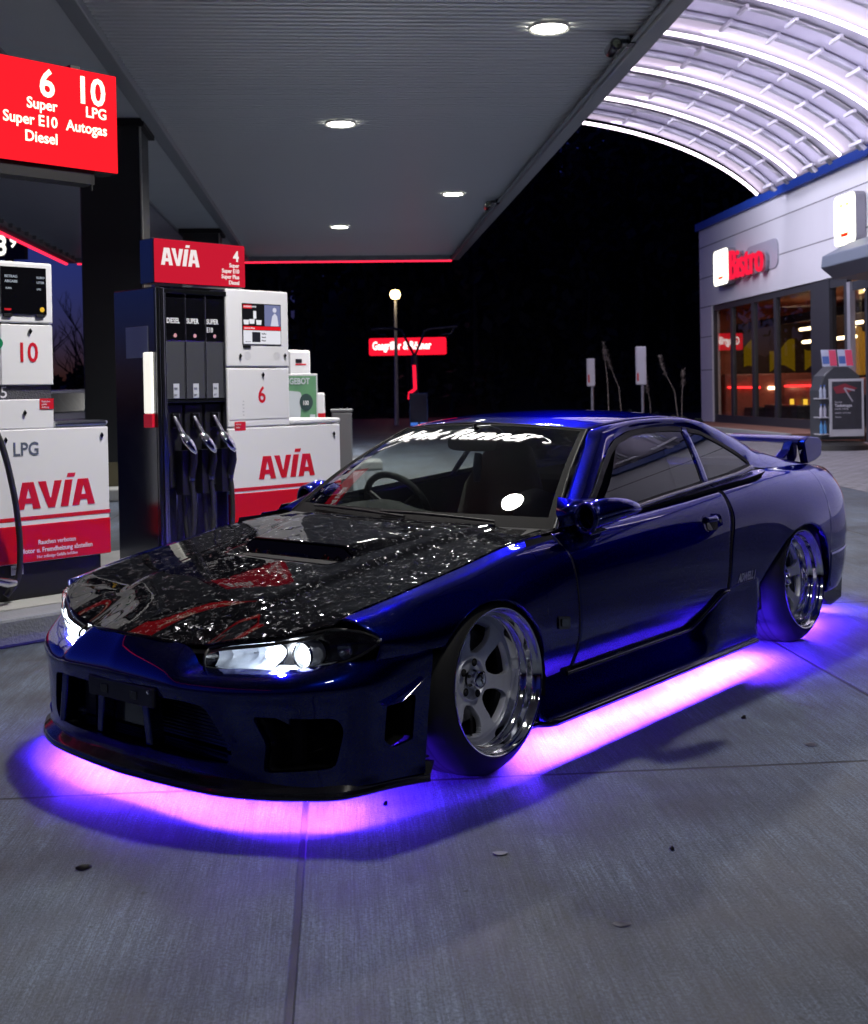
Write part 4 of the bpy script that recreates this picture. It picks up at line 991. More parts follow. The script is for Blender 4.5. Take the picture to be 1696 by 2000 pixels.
# wheels -----------------------------------------------------------------------
def wheel_proto():
    # axis along local y, outer face at +y; origin on the lip plane
    W=empty('wheel')
    t=MB(); t.lathe([(.236,-.004),(.240,.002),(.250,-.001),(.268,-.012),(.285,-.028),(.298,-.045),(.3065,-.064),(.309,-.078),(.3085,-.10),(.3085,-.19),(.306,-.215),(.296,-.235),(.265,-.25),(.236,-.25)],axis='y',seg=96)
    ty=t.build('tyre',RUBBER,W,smooth=40)
    g=MB()
    for k in range(3): g.lathe([(.3093,-.095-.035*k),(.3096,-.098-.035*k),(.3096,-.103-.035*k),(.3093,-.106-.035*k)],axis='y',seg=96)
    g.build('tread_groove',BLACK,ty)
    l=MB(); l.lathe([(.2365,-.006),(.2395,.000),(.241,.004),(.2395,.0075),(.2365,.007),(.2335,.002),(.231,-.006),(.2265,-.012),(.2215,-.016),(.2195,-.024),(.219,-.040),(.2170,-.048),(.2115,-.054),(.2070,-.060),(.2050,-.070),(.2040,-.098),(.200,-.104),(.197,-.11),(.196,-.24)],axis='y',seg=96)
    l.build('rim_lip',CHROME,W,smooth=50)
    # face
    nr,nth=60,360; rs=np.linspace(.026,.2035,nr); 
    def prof(r): return -.100+.004*smooth(.20,.185,r)+(-.020)*smooth(.15,.075,r)+.006*smooth(.078,.070,r)-.012*smooth(.068,.058,r)
    P=np.zeros((nr,nth+1,3)); 
    for i,r in enumerate(rs):
        for j in range(nth+1):
            th=2*math.pi*j/nth; P[i,j]=(r*math.cos(th),prof(r),r*math.sin(th))
    drop=np.zeros((nr-1,nth),bool); 
    for i in range(nr-1):
        r=(rs[i]+rs[i+1])/2
        for j in range(nth):
            th=2*math.pi*(j+.5)/nth; q=(th%(math.pi/3))-math.pi/6; xr=r*math.cos(q); yr_=r*math.sin(q)
            # window local: xr radial, yr lateral
            c=.138; hw=np.interp(xr,[.08,.13,.19],[.026,.048,.066]); u=(xr-c)/.052; v_=yr_/hw
            if r>.189: continue
            if abs(u)**3.2+abs(v_)**3.2<1: drop[i,j]=True
    f=MB(); f.grid(P,flip=True,drop=drop); face=f.build('rim_face',RIM,W,smooth=30,solid=.022)
    md=face.modifiers.new('bev','BEVEL'); md.width=.0025; md.segments=2; md.limit_method='ANGLE'; md.angle_limit=R(50)
    h=MB(); h.lathe([(0,-.070),(.018,-.070),(.026,-.072),(.030,-.078),(.031,-.090),(.034,-.106)],axis='y',seg=40); cap=h.build('centre_cap',CHROME,W,smooth=40)
    hb=MB(); hb.tube([(-.010,-.0688,-.012),(.004,-.0688,.002),(-.004,-.0688,.004),(.010,-.0688,.016)],.0022,6); hb.build('cap_emblem',DARKMETAL,cap)
    for k in range(5):
        th=2*math.pi*k/5+.3; x,z=.055*math.cos(th),.055*math.sin(th); n_=MB(); n_.lathe([(.013,-.1065),(.0135,-.108),(.0,-.1085)],axis='y',c=(x,0,z),seg=20); n_.build('lug_hole',BLACK,W)
        n2=MB(); n2.lathe([(0,-.103),(.0065,-.104),(.0085,-.107),(.0085,-.1082)],axis='y',c=(x,0,z),seg=6); n2.build('lug_nut',DARKMETAL,W)
    b=MB()
    for k in range(36):
        th=2*math.pi*k/36; b.lathe([(0,.004),(.003,.003),(.0036,0)],axis='y',c=(.2105*math.cos(th),-.0605+.0,.2105*math.sin(th)),seg=8)
    b.build('rim_bolts',CHROME,W)
    d=MB(); d.lathe([(.03,-.165),(.15,-.165),(.152,-.168),(.152,-.185),(.03,-.185)],axis='y',seg=64); d.build('brake_disc',mat('brake_disc_iron',(.12,.12,.13),.4,metal=.9),W,smooth=30)
    c=MB(); A=np.linspace(.4,1.2,10); c.grid([[(r*math.cos(a+1.2),y,r*math.sin(a+1.2)) for r,y in ((.10,-.140),(.162,-.140),(.168,-.150),(.168,-.19))] for a in A]); c.build('brake_caliper',DARKMETAL,W,smooth=40,solid=.004)
    s_=MB(); s_.lathe([(.196,-.235),(.03,-.235)],axis='y',seg=40); s_.build('barrel_back',BLACK,W)
    V,F=text_geo('WORKMEISTER',.014,'CENTER',0,.0006,.2,1.0); q=MB(); q.add([(-.0+b_*1.0-.005,prof(.14)+.0009,-.146-a*.72) for a,b_,c_ in V],F) if False else None
    tx=MB(); 
    V,F=text_geo('MEISTER',.019,'CENTER',0,.0008,.0,1.0)
    # lettering up one spoke (spoke lies at angle 4*60 deg)
    an=R(270+0); e=np.array([math.cos(an),math.sin(an)]); pz=np.array([-e[1],e[0]])
    pts=[]
    for a,b_,c_ in V:
        rad=.148-a; lat=b_-.007; x=e[0]*rad+pz[0]*lat; z=e[1]*rad+pz[1]*lat; pts.append((x,prof(rad)+.0012,z))
    tx.add(pts,F); tx.build('spoke_lettering',BLACK,W)
    return W
WP=wheel_proto()
def set_wheel(o,x,sgn,camber,toe=0,spin=0):
    o.parent=car
    base=Matrix.Translation((x,.846*sgn,.309))
    M=base@Matrix.Rotation(toe,4,'Z')@Matrix.Rotation(camber*sgn,4,'X')@(Matrix.Rotation(math.pi,4,'Z') if sgn<0 else Matrix.Identity(4))@Matrix.Rotation(spin,4,'Y')
    o.matrix_local=M
bpy.context.view_layer.update()
wheels=[WP]+[copy_tree(WP) for _ in range(3)]
set_wheel(wheels[0],1.2625,1,R(3.6),0,R(-15)); set_wheel(wheels[1],-1.2625,1,R(4),0,R(10)); set_wheel(wheels[2],1.2625,-1,R(3.6)); set_wheel(wheels[3],-1.2625,-1,R(4))

# interior ---------------------------------------------------------------------
mk=MB(); G=[]
for y in np.linspace(-.66,.66,34):
    hump=.045*math.exp(-((y+.36)/.17)**2); G.append([(x,y,z+hump*k) for x,z,k in ((.86,.735,0),(.72,.745,.3),(.58,.752,.9),(.46,.745,1),(.40,.70,.8),(.40,.45,0))])
mk.grid(G); dash=mk.build('dashboard',INTERIOR,car,smooth=60)
for (x,y,r) in ((.52,-.36,.0),):
    mk=MB(); c=Vector((.36,-.37,.735)); ax=Vector((-.9,0,.42)).normalized(); u=Vector((0,1,0)); v=ax.cross(u)
    mk.tube([tuple(c+(u*math.cos(t)+v*math.sin(t))*.178) for t in np.linspace(0,2*math.pi,49)],.0155,10,caps=False)
    for t in (R(90),R(210),R(330)): mk.tube([tuple(c-ax*.03),tuple(c+(u*math.cos(t)+v*math.sin(t))*.17)],.012,6)
    mk.lathe([(0,0),(.04,0),(.045,-.02),(.02,-.05)],axis='x',c=tuple(c-ax*.02),seg=20); mk.build('steering_wheel',BLACK,car,smooth=60)
def seat(y,m,nm='seat'):
    mk=MB(); st=[(-.02,.42,.25,.07),(-.18,.36,.25,.09),(-.30,.42,.24,.10),(-.38,.60,.25,.10),(-.44,.78,.235,.09),(-.48,.90,.17,.07),(-.50,.98,.13,.05),(-.505,1.01,.05,.02)]
    G=[[(x+d*math.cos(t)*1.0,y+w_*math.sin(t),z+d*.4*math.cos(t)) for t in np.linspace(0,2*math.pi,25)] for x,z,w_,d in [( .18,.36,.24,.06)]+st]
    mk.grid(G); return mk.build(nm,m,car,smooth=60)
seat(-.37,INTERIOR); seat(.37,INTERIOR)
mk=MB(); 
G=[[(.33+.03*math.cos(t),y0+.0+.0*t,.70+.06*math.sin(t)) for t in np.linspace(0,2*math.pi,13)] for y0 in (.12,.2)]
# pale headrest-shaped harness pad seen through the glass
mk.grid([[( -.12+.05*math.cos(t)*k,.05+.14*k*math.sin(t)*(.9),.70+.22*(q-.5)) for t in np.linspace(0,2*math.pi,21)] for q,k in ((0,.9),(.2,1),(.5,1),(.75,.9),(.92,.6),(1,.05))]); mk.build('seat_bolster',SEATG,car,smooth=60)
mk=MB(); mk.grid([[(x,y,z) for x,z in ((-.62,.74),(-.70,.80),(-.80,.82),(-1.5,.84))] for y in np.linspace(-.60,.60,8)]); mk.build('parcel_shelf',INTERIOR,car)
mk=MB(); c=np.array([.26,.0,1.035]); G=[]
for x in (.030,.012,-.004): G.append([(c[0]+x,c[1]+.135*np.sign(math.cos(t))*abs(math.cos(t))**.45,c[2]+.035*np.sign(math.sin(t))*abs(math.sin(t))**.6) for t in np.linspace(0,2*math.pi,33)])
mk.grid(G); mk.add([G[0][i] for i in range(32)],[tuple(range(32))]); mk.add([G[2][i] for i in range(32)],[tuple(range(32))]); mk.tube([(c[0],0,c[2]+.02),(c[0]+.0,0,1.12)],.010,6); mk.build('rear_view_mirror',BLACK,car,smooth=50)
mk=MB(); mk.tube([(.285,.03,.99),(.30,.035,.93),(.31,.04,.87)],[.016,.02,.014],8); mk.build('hanging_tag',mat('dark_blue_fabric',(.01,.014,.05),.7),car,smooth=60)
def doortrim(s):
    mk=MB(); G=[[(x,s*(side_pt(x,w_of_z(x,.70,False),False)[0,1]-.05-k),z) for k,z in ((.0,zl(x)-.005),(.02,zl(x)-.03),(.04,.55),(.03,.2))] for x in np.linspace(.70,-.95,20)]
    mk.grid(G); mk.build('door_trim',INTERIOR,car,smooth=60)
both(doortrim)

# violet lamps under the sills and the nose
def glow(loc,size,rz,power,colr=(.088,.020,1.0),tilt=0,name='underglow_strip',sy=.02):
    li=bpy.data.lights.new(name,'AREA'); li.shape='RECTANGLE'; li.size=size; li.size_y=sy; li.energy=power*size; li.color=colr
    o=bpy.data.objects.new(name,li); col.objects.link(o); o.parent=car; o.location=loc
    o.matrix_local=Matrix.Translation(loc)@Matrix.Rotation(rz,4,'Z')@Matrix.Rotation(tilt,4,'X'); return o
GP=235
pl=catmull(SP,np.linspace(0,1,7))
for s in (1,-1):
    for i in range(5):
        a=pl[i]*np.array([1,s]); b=pl[i+1]*np.array([1,s]); m_=(a+b)/2; d=b-a; L=np.linalg.norm(d); nrm=np.array([-d[1],d[0]])/L
        if np.dot(nrm,m_-np.array([1.5,0]))>0: nrm=-nrm
        c=m_+nrm*.135; glow((c[0],c[1],.126),L,math.atan2(d[1],d[0]),GP*.95)
    glow((.05,.752*s,.124),1.85,0,GP*1.9)
    glow((-1.90,.60*s,.12),.5,R(0),GP*2.2)
glow((-2.08,0,.16),.9,R(90),GP*.6)

# ================================================================== canopy
CEIL=4.75
METAL=mat('ceiling_sheet_metal',(.88,.89,.90),.30,metal=.35,rvar=.05,nscale=3)
SOFFIT=mat('painted_soffit_panel',(.60,.61,.62),.45,noise=.06,nscale=2)
FASCIA=mat('grey_fascia_metal',(.33,.34,.36),.4,metal=.3,noise=.05,nscale=3)
REDLED=emis('red_led_line',(1,.02,.06),2.2)
can=ST('canopy',0,0,0); tag(can,'large flat station canopy with ribbed metal ceiling and round downlights','canopy')
V0,V1=-7.0,30.55
def ribbed(u0,u1,name):
    mk=MB(); G0=[];per=.115; n=int((V1-V0)/per); vs=[];zs=[]
    for k in range(n):
        v=V0+k*per
        for dv,z in ((0,0),(.010,.058),(.052,.058),(.062,0)): vs.append(v+dv); zs.append(CEIL+.02+z)
    vs.append(V1); zs.append(CEIL+.02)
    mk.grid([[(u,v,z) for v,z in zip(vs,zs)] for u in (u0,u1)],flip=True); return mk.build(name,METAL,can,smooth=20)
ribbed(-2.18,3.00,'ribbed_ceiling'); ribbed(-6.5,-3.24,'ribbed_ceiling')
mk=MB(); mk.box(-3.24,-2.36,V0,V1,CEIL-.03,CEIL+.10); mk.build('soffit',SOFFIT,can)
mk=MB(); mk.box(-2.357,-2.183,V0,V1,CEIL-.07,CEIL+.10); mk.box(-3.30,-3.243,V0,V1,CEIL-.06,CEIL+.1); mk.build('soffit_trim',FASCIA,can,bevel=.01)
mk=MB(); mk.box(-6.75,3.20,V0,V1+.15,CEIL+.13,CEIL+.55); mk.build('roof_slab',FASCIA,can)
mk=MB(); mk.box(3.003,3.19,V0,V1+.15,CEIL-.10,CEIL+.60); mk.build('side_fascia',FASCIA,can,bevel=.02)
mk=MB(); mk.box(-6.74,-6.503,V0,V1+.15,CEIL-.10,CEIL+.60); mk.build('side_fascia',FASCIA,can,bevel=.02)
mk=MB(); mk.box(-6.50,3.0,V1+.003,V1+.15,CEIL-.10,CEIL+.60); mk.build('rear_fascia',FASCIA,can,bevel=.02)
mk=MB(); mk.box(-6.50,3.0,V1+.153,V1+.19,CEIL-.13,CEIL-.07); mk.box(-6.80,-6.745,V0,V1+.19,CEIL-.13,CEIL-.07); mk.build('red_light_line',REDLED,can)
mk=MB(); 
for k in range(60):
    v=V0+.4+k*.62
    if v<V1: mk=MB(); mk.box(-6.50,-6.42,v,v+.05,CEIL-.06,CEIL+.02); mk.build('edge_bracket',FASCIA,can)
for k in range(14): mk=MB(); mk.box(-6.2+k*.68,-6.15+k*.68,V1-.08,V1-.003,CEIL-.06,CEIL+.02); mk.build('edge_bracket',FASCIA,can)
mk=MB(); 

mk.box(2.955,2.998,V0,V1,CEIL-.065,CEIL-.04); mk.build('cable_tray',FASCIA,can)
LENS=emis('downlight_lens',(1.0,.97,.84),28)
PW=58
k=0
for u,vs in ((2.1,(-7.8+.0,1.8,11.41,21.02)),(.1,(-3.7,5.91,15.51,25.1))):
    for v in vs:
        if v<V0: continue
        d=empty('downlight',(u,v,CEIL),0,can)
        mk=MB(); mk.lathe([(.165,.01),(.19,-.012),(.20,-.014),(.205,0),(.205,.02)],axis='z',seg=36); mk.build('bezel',mat('white_lamp_bezel',(.75,.75,.72),.35),d,smooth=40)
        mk=MB(); mk.lathe([(0,-.004),(.166,-.004)],axis='z',seg=36); mk.build('lens',LENS,d)
        li=bpy.data.lights.new('downlight_lamp','AREA'); li.shape='DISK'; li.size=.33; li.energy=(PW*6.0 if v>10 else PW*3.5 if v>5 else PW*.55); li.color=(1.0,.97,.92); li.spread=R(150)
        lo=bpy.data.objects.new('downlight_lamp',li); col.objects.link(lo); lo.parent=d; lo.location=(0,0,-.02)
# columns
COLM=mat('column_cladding',(.030,.033,.035),.38,metal=.35,rvar=.06,nscale=2)
for i,(u,v,lab) in enumerate(((-2.78,15.1,'near dark square canopy column behind the fuel dispensers'),(-2.78,25.0,'far dark canopy column, its head just above the small red sign'))):
    c=ST('canopy_column',u,v,0)
    tag(c,lab,'column','columns carrying the canopy')
    mk=MB(); mk.box(-.37,.37,0,.74,0.15,CEIL-.03); mk.build('shaft',COLM,c,bevel=.02)
    mk=MB(); mk.box(.374,.395,-.02,.02,.15,CEIL-.04); mk.build('corner_strip',mat('column_edge_strip',(.5,.5,.48),.3,metal=.8),c)
    mk=MB(); mk.box(-.44,.44,-.07,.81,CEIL-.13,CEIL-.032); mk.build('head_plate',BLACK,c)
    mk=MB(); mk.box(-.39,.39,-.03,.77,.15,.45); mk.build('base_guard',mat('faded_yellow_guard',(.10,.09,.05),.6),c)
    mk=MB(); mk.box(-.7,.7,-.5,1.3,0,.15); mk.build('plinth',CONC,c,bevel=.02)
# cameras under the canopy edge
def camera_box(u,v,lab,s=1):
    c=ST('security_camera',u,v,CEIL-.02); tag(c,lab,'camera','cameras under the canopy edge')
    mk=MB(); mk.lathe([(0,-.17),(.035,-.17),(.062,-.15),(.065,.10),(.05,.13),(0,.135)],axis='y',c=(-.14,0,-.10),seg=20); mk.build('housing',BLACKG,c,smooth=40)
    mk=MB(); mk.lathe([(0,-.175),(.04,-.173)],axis='y',c=(-.14,0,-.10),seg=20); mk.build('lens',mat('camera_glass',(.3,.33,.25),.05,metal=.8),c)
    mk=MB(); mk.tube([(-.14,.03,-.06),(-.06,.03,-.02),(.06,.03,-.02)],.025,8); mk.box(.02,.12,-.04,.10,-.06,.02); mk.build('arm',BLACKG,c,smooth=40)
camera_box(2.92,11.65,'nearer black security camera under the canopy edge')
camera_box(2.92,21.6,'farther small security camera under the canopy edge')

# ================================================================== barrel roof with light tubes
ROOFP=mat('translucent_white_roof_sheet',(.62,.60,.72),.5,bump=.06,bscale=3)
TUBE=emis('white_light_tube',(1.0,.84,.97),6)
STEEL=mat('painted_white_steel',(.50,.50,.58),.4)
ALU=mat('profiled_aluminium',(.55,.56,.62),.32,metal=.8)
va=ST('barrel_roof',0,0,0); tag(va,'arched white roof lit by glowing tubes, springing from behind the canopy down to the shop','roof')
def arc(u):   # height over lateral position
    t=np.clip((u-4.0)/7.2,-1.2,.93); return 8.0-3.55*(1-math.sqrt(max(0,1-t*t))) if u>4 else 8.0-.25*((4-u)/4)**2
us=4.0+6.66*np.sin(np.linspace(-.75,1.5,60)*.75)
us=np.concatenate([np.linspace(1.0,4.0,14),4.0+7.2*np.sin(np.linspace(0.02,1.13,60))]); us=us[us<11.1]
VA0,VA1=6.0,28.7; spacing=2.4
mk=MB(); mk.grid([[(u,v,arc(u)+.02) for v in (VA0,VA1)] for u in us]); mk.build('roof_sheet',ROOFP,va,smooth=60,solid=-.04)
vs=[28.62-2.42*i for i in range(9)]
for v in vs:
    mk=MB(); mk.tube([(u,v,arc(u)-.12) for u in us[:-2]],.038,8); mk.build('light_tube',TUBE,va,smooth=60)
for v in vs:
    # ribbed aluminium troughs between the tubes
    for dv in (-.55,-.62,-.69,-1.50,-1.57):
        mk=MB(); mk.tube([(u,v+dv-.15,arc(u)-.03-.0*dv) for u in us],.032,6); mk.build('roof_profile',ALU,va,smooth=60)
    mk=MB(); mk.tube([(u,v-.92,arc(u)-.05) for u in us],.055,6); mk.build('arch_rib',STEEL,va,smooth=60)
    mk=MB()
    for i,u in enumerate(us[::7]):
        for a,b in ((-1.20,-.62),(-2.0,-1.55)):
            mk.box(u-.03,u+.03,v+a,v+b,arc(u)-.15,arc(u)-.09)
    mk.build('cross_bar',STEEL,va)
# uplights added between the tubes to brighten the roof sheet
for v in vs[:8]:
    for u in (5.2,8.6):
        li=bpy.data.lights.new('fill_light','AREA'); li.shape='RECTANGLE'; li.size=3.4; li.size_y=.12; li.energy=12; li.color=(.84,.76,1.0)
        lo=bpy.data.objects.new('fill_light',li); col.objects.link(lo); lo.parent=va; lo.location=(u,v-1.2,arc(u)-.75); lo.rotation_euler=(0,math.pi+math.atan2(arc(u-.5)-arc(u+.5),1.0),0)

for v in vs[:8]:  # added lamps boosting the tubes' light on the shop front and paving
    li=bpy.data.lights.new('fill_light','AREA'); li.shape='RECTANGLE'; li.size=3.0; li.size_y=.12; li.energy=125; li.spread=R(125); li.color=(.86,.84,1.0)
    lo=bpy.data.objects.new('fill_light',li); col.objects.link(lo); lo.parent=va; lo.location=(6.6,v,arc(6.6)-.25); lo.rotation_euler=(0,-.95,0)
# ================================================================== shop
WALL=mat('pale_metal_cladding',(.72,.72,.76),.45,noise=.04,nscale=1.5)
BLUEB=mat('blue_roof_band',(.02,.07,.42),.4)
FRAME=mat('grey_window_frame',(.05,.055,.07),.4,metal=.3)
U0=11.16
sh=ST('shop_building',U0,0,0); tag(sh,'single storey shop with pale panel walls, blue roof edge and lit windows','shop')
VC=35.87; VN=8.0; ZF=.2; ZR=6.02
mk=MB()
mk.box(0,.25,VN,VC,3.67,ZR); mk.box(0,.25,34.75,VC,ZF,3.667); mk.box(.255,11,VC-.3,VC,ZF,ZR); mk.box(0,.25,VN,19.5,ZF-.2,3.667)
mk.build('wall',WALL,sh)
mk=MB(); 
for z in (5.49,4.55): mk.box(-.004,-.001,VN,VC,z-.012,z+.012)
mk.box(-.004,-.001,34.76,VC,3.655,3.68); mk.box(-.004,-.001,34.76,VC,2.75,2.77); mk.box(-.004,-.001,34.76,VC,1.75,1.77); mk.build('panel_joint',mat('joint_shadow_gap',(.10,.10,.12),.8),sh)
mk=MB(); mk.box(-.10,11.1,VN,VC+.1,ZR+.003,ZR+.23); mk.build('roof_band',BLUEB,sh,bevel=.01)
mk=MB(); mk.box(-.02,11,VN,VC,ZR+.05,ZR+.15); mk.build('roof',FASCIA,sh)
# windows from the far corner: mullions
ml=[34.75,33.1,31.35,29.7,27.3]
for i in range(4):
    a,b=ml[i+1],ml[i]; mk=MB()
    mk.box(.05,.15,a,b,3.50,3.667); mk.box(.05,.15,a,b,ZF,.42); mk.box(.05,.17,a,a+.12,.423,3.497); mk.box(.05,.17,b-.05,b-.003,.423,3.497)
    wf=mk.build('window',FRAME,sh); g=MB(); g.box(.10,.104,a+.12,b-.05,.42,3.5); g.build('pane',GLASS_B,wf)
mk=MB(); mk.box(.03,.20,26.3,27.297,ZF,3.667); mk.build('pier',FRAME,sh)
mk=MB(); mk.box(.05,.16,25.4,25.55,.02,3.66); mk.box(.05,.16,25.553,26.297,3.45,3.66); wf=mk.build('window',FRAME,sh); g=MB(); g.box(.10,.104,25.55,26.3,.2,3.45); g.build('pane',GLASS_B,wf)
mk=MB(); mk.box(.04,.16,25.22,25.38,.0,3.5); mk.build('door_post',mat('pale_door_post',(.45,.46,.52),.35,metal=.4),sh)
mk=MB(); mk.box(.10,.18,22.0,25.2,3.3,3.5); mk.box(.10,.18,24.5,24.62,0,3.3); mk.box(.10,.18,22.9,23.0,0,3.3); df=mk.build('door',FRAME,sh); g=MB(); g.box(.14,.144,22.0,25.2,.02,3.3); g.build('pane',GLASS_B,df)
mk=MB(); mk.box(.30,.34,19.6,25.6,0.0,.05); mk.build('door_sill',FRAME,sh)
# awning roller box over the entrance
mk=MB(); mk.prism([(-.02,4.28),(-.45,4.22),(-1.05,3.92),(-1.08,3.68),(-.80,3.45),(-.02,3.42)],'y',18.5,24.1); aw=mk.build('entrance_hood',mat('grey_blue_metal',(.16,.19,.24),.45,metal=.2),sh,bevel=.02)
# interior
WOOD=mat('warm_wood_panel',(.42,.15,.09),.5,noise=.3,nscale=4)
TERRA=mat('terracotta_wall',(.45,.16,.10),.6,noise=.15,nscale=2)
DARKI=mat('dark_brown_partition',(.035,.022,.02),.5)
mk=MB(); mk.box(.3,8,19.5,35.5,3.62,3.66); mk.build('shop_ceiling',WOOD,sh)
mk=MB(); mk.box(.3,8,19.5,35.5,ZF-.02,ZF); mk.build('shop_floor',mat('grey_tile_floor',(.12,.12,.14),.3),sh)
mk=MB(); mk.box(.26,7,35.45,35.5,ZF,3.62); mk.box(6.9,7,19.5,35.45,ZF,3.62); mk.build('inner_wall',TERRA,sh)
mk=MB(); mk.box(1.2,1.3,27,35,2.95,3.18); mk.box(3.2,3.3,25.5,34.6,1.45,3.5); mk.build('partition',DARKI,sh)
mk=MB(); mk.box(.95,6.8,35.30,35.44,1.63,3.15); mk.build('partition',DARKI,sh)
mk=MB(); mk.box(.45,6.8,34.9,35.44,ZF,1.62); mk.build('bench_back',mat('rose_leather',(.40,.14,.11),.35),sh,bevel=.05)
mk=MB(); mk.box(1.0,4.2,34.3,34.85,ZF,.62); mk.build('dark_counter',mat('dark_blue_counter',(.03,.035,.05),.3),sh,bevel=.03)
ylit=emis('lit_yellow_panel',(1.0,.55,.02),.16)
for a,b in ((1.15,1.45),(1.95,2.75),(3.05,3.6)):
    mk=MB(); mk.grid([[(u,35.28-.02*math.sin(u*17),z) for z in (1.75+.12*math.sin(u*6),2.0,2.3,2.45+.22*math.sin(u*5.3))] for u in np.linspace(a,b,18)]); mk.build('yellow_panel',ylit,sh,smooth=60)
mk=MB(); mk.tube([(.5,34.85,1.22),(1.5,34.85,1.20)],.03,8); mk.build('red_neon',emis('red_neon_tube',(1,.03,.03),5),sh)
mk=MB(); mk.tube([(1.75,34.85,1.18),(1.95,34.85,1.18)],.05,8); mk.build('wall_lamp',emis('pendant_lamp_warm',(1.0,.72,.42),9),sh)
yc=mat('yellow_curtain',(.62,.42,.02),.8,noise=.25,nscale=3)
mk=MB()
for a,b in ((33.2,33.9),(30.6,31.9),(28.6,29.6)):
    mk.grid([[(3.12+.04*math.sin(v*14),v,z) for z in (1.5,2.2,2.75+.15*math.sin(v*3))] for v in np.linspace(a,b,24)])
mk.build('yellow_curtain',yc,sh,smooth=60)
mk=MB(); mk.box(2.2,2.8,26.2,34.8,ZF,1.42); mk.build('bench_back',mat('rose_leather',(.40,.14,.11),.35),sh,bevel=.05)
mk=MB(); mk.box(1.5,2.0,26.5,30.2,ZF,1.0); mk.box(1.3,1.9,31.5,34,ZF,.7); mk.build('dark_counter',mat('dark_blue_counter',(.03,.035,.05),.3),sh,bevel=.03)
mk=MB(); mk.box(2.1,2.14,32.3,34.5,1.20,1.26); mk.box(.6,.64,23.5,24.9,1.2,1.26); mk.box(.6,.64,23.5,24.9,.52,.58); mk.build('red_neon',emis('red_neon_tube',(1,.03,.03),5),sh)
PEND=emis('pendant_lamp_warm',(1.0,.72,.42),9)
for (u,a,b,z) in ((1.9,31.6,32.7,2.82),(1.9,28.7,29.4,2.80),(1.5,30.3,31.5,2.42),(1.5,28.2,29.6,2.42),(1.2,27.6,28.0,2.62),(2.7,24.0,24.8,2.9)):
    mk=MB(); mk.tube([(u,a,z),(u,b,z)],.045,8); pl_=mk.build('pendant_lamp',PEND,sh); mk=MB(); mk.tube([(u,(a+b)/2,z+.04),(u,(a+b)/2,3.6)],.006,4); mk.build('cord',BLACK,pl_)
for v in (33,30,27,24,21.5):
    li=bpy.data.lights.new('room_light','AREA'); li.size=1.2; li.energy=30; li.color=(1,.62,.42)
    lo=bpy.data.objects.new('room_light',li); col.objects.link(lo); lo.parent=sh; lo.location=(3 if v<26 else 2.2,v,3.5)
mk=MB(); mk.box(2.4,2.45,24.2,24.6,.5,1.1); mk.box(2.0,2.05,33.6,33.8,.55,.85); mk.box(2.0,2.05,32.6,32.8,.55,.85); mk.build('yellow_lamp',emis('amber_sign',(1,.55,.05),2.0),sh)
# illuminated signs on the wall
SIGNW=emis('sign_face_white',(1.0,.97,.80),2.6)
def icon_sign(v0,v1,z0,z1,lab,grp=None):
    s=ST('wall_sign',U0-.02,0,0); tag(s,lab,'sign')
    def rbox(a,b,c,d,x0,x1,m,nm,r):
        mk=MB(); P=rounded([(a,c),(b,c),(b,d),(a,d)],r,5); mk.prism(P,'x',x0,x1); return mk.build(nm,m,s)
    rbox(v0,v1,z0,z1,-.22,.0,mat('sign_case_grey',(.30,.30,.34),.4),'case',.16)
    rbox(v0+.01,v1-.01,z0+.01,z1-.01,-.235,-.222,SIGNW,'face',.16)
    cy=emis('sign_pale_yellow',(1.0,.62,.18),1.6); w=v1-v0; h=z1-z0; mk=MB(); b=.024
    mk.box(-.2365,-.2355,v0+.24*w,v0+.24*w+b,z0+.22*h,z1-.25*h); mk.box(-.2365,-.2355,v0+.24*w+b,v1-.24*w-b,z0+.22*h,z0+.22*h+b); mk.box(-.2365,-.2355,v1-.24*w-b,v1-.24*w,z0+.22*h,z1-.25*h); mk.box(-.2365,-.2355,v0+.3*w,v0+.42*w,z1-.24*h,z1-.19*h); mk.box(-.2365,-.2355,v0+.58*w,v0+.70*w,z1-.24*h,z1-.19*h)
    mk.build('cup_outline',cy,s)
    mk=MB(); mk.box(-.2375,-.2368,v0+.34*w,v1-.34*w,z0+.17*h,z0+.235*h); mk.build('red_bar',emis('sign_red',(1,.03,.01),1.4),s)
icon_sign(32.45,33.72,4.13,5.15,'far rounded white glowing sign with a cup symbol beside the red lettering')
icon_sign(24.25,25.32,4.24,5.34,'near rounded white glowing sign above the shop entrance at the right edge')
s=ST('shop_lettering',U0,0,0); tag(s,'glowing red letters reading Bistro on the shop wall','sign')
V,F=text_geo('Bistro',1.22,'LEFT',.03,.0,0,1.0); V=np.array(V); x0,x1=V[:,0].min(),V[:,0].max()
mk=MB(); mk.add([(-.22-c,32.38-(a-x0)/(x1-x0)*2.55,4.22+b*.95) for a,b,c in V],F); mk.build('letters',emis('red_letter_face',(1,.015,.06),1.0),s)
mk=MB(); mk.add([(-.10-c*1.2,32.36-(a-x0)/(x1-x0)*2.55,4.21+b*.95) for a,b,c in V],F); mk.build('letter_backing',mat('letter_case_grey',(.25,.25,.3),.4),s)
mk=MB(); mk.prism(rounded([(29.25,4.25),(31.6,4.25),(31.6,5.0),(29.25,5.0)],.3,6),'x',-.035,-.004); mk.build('back_panel',mat('lilac_back_panel',(.42,.42,.5),.4),s)

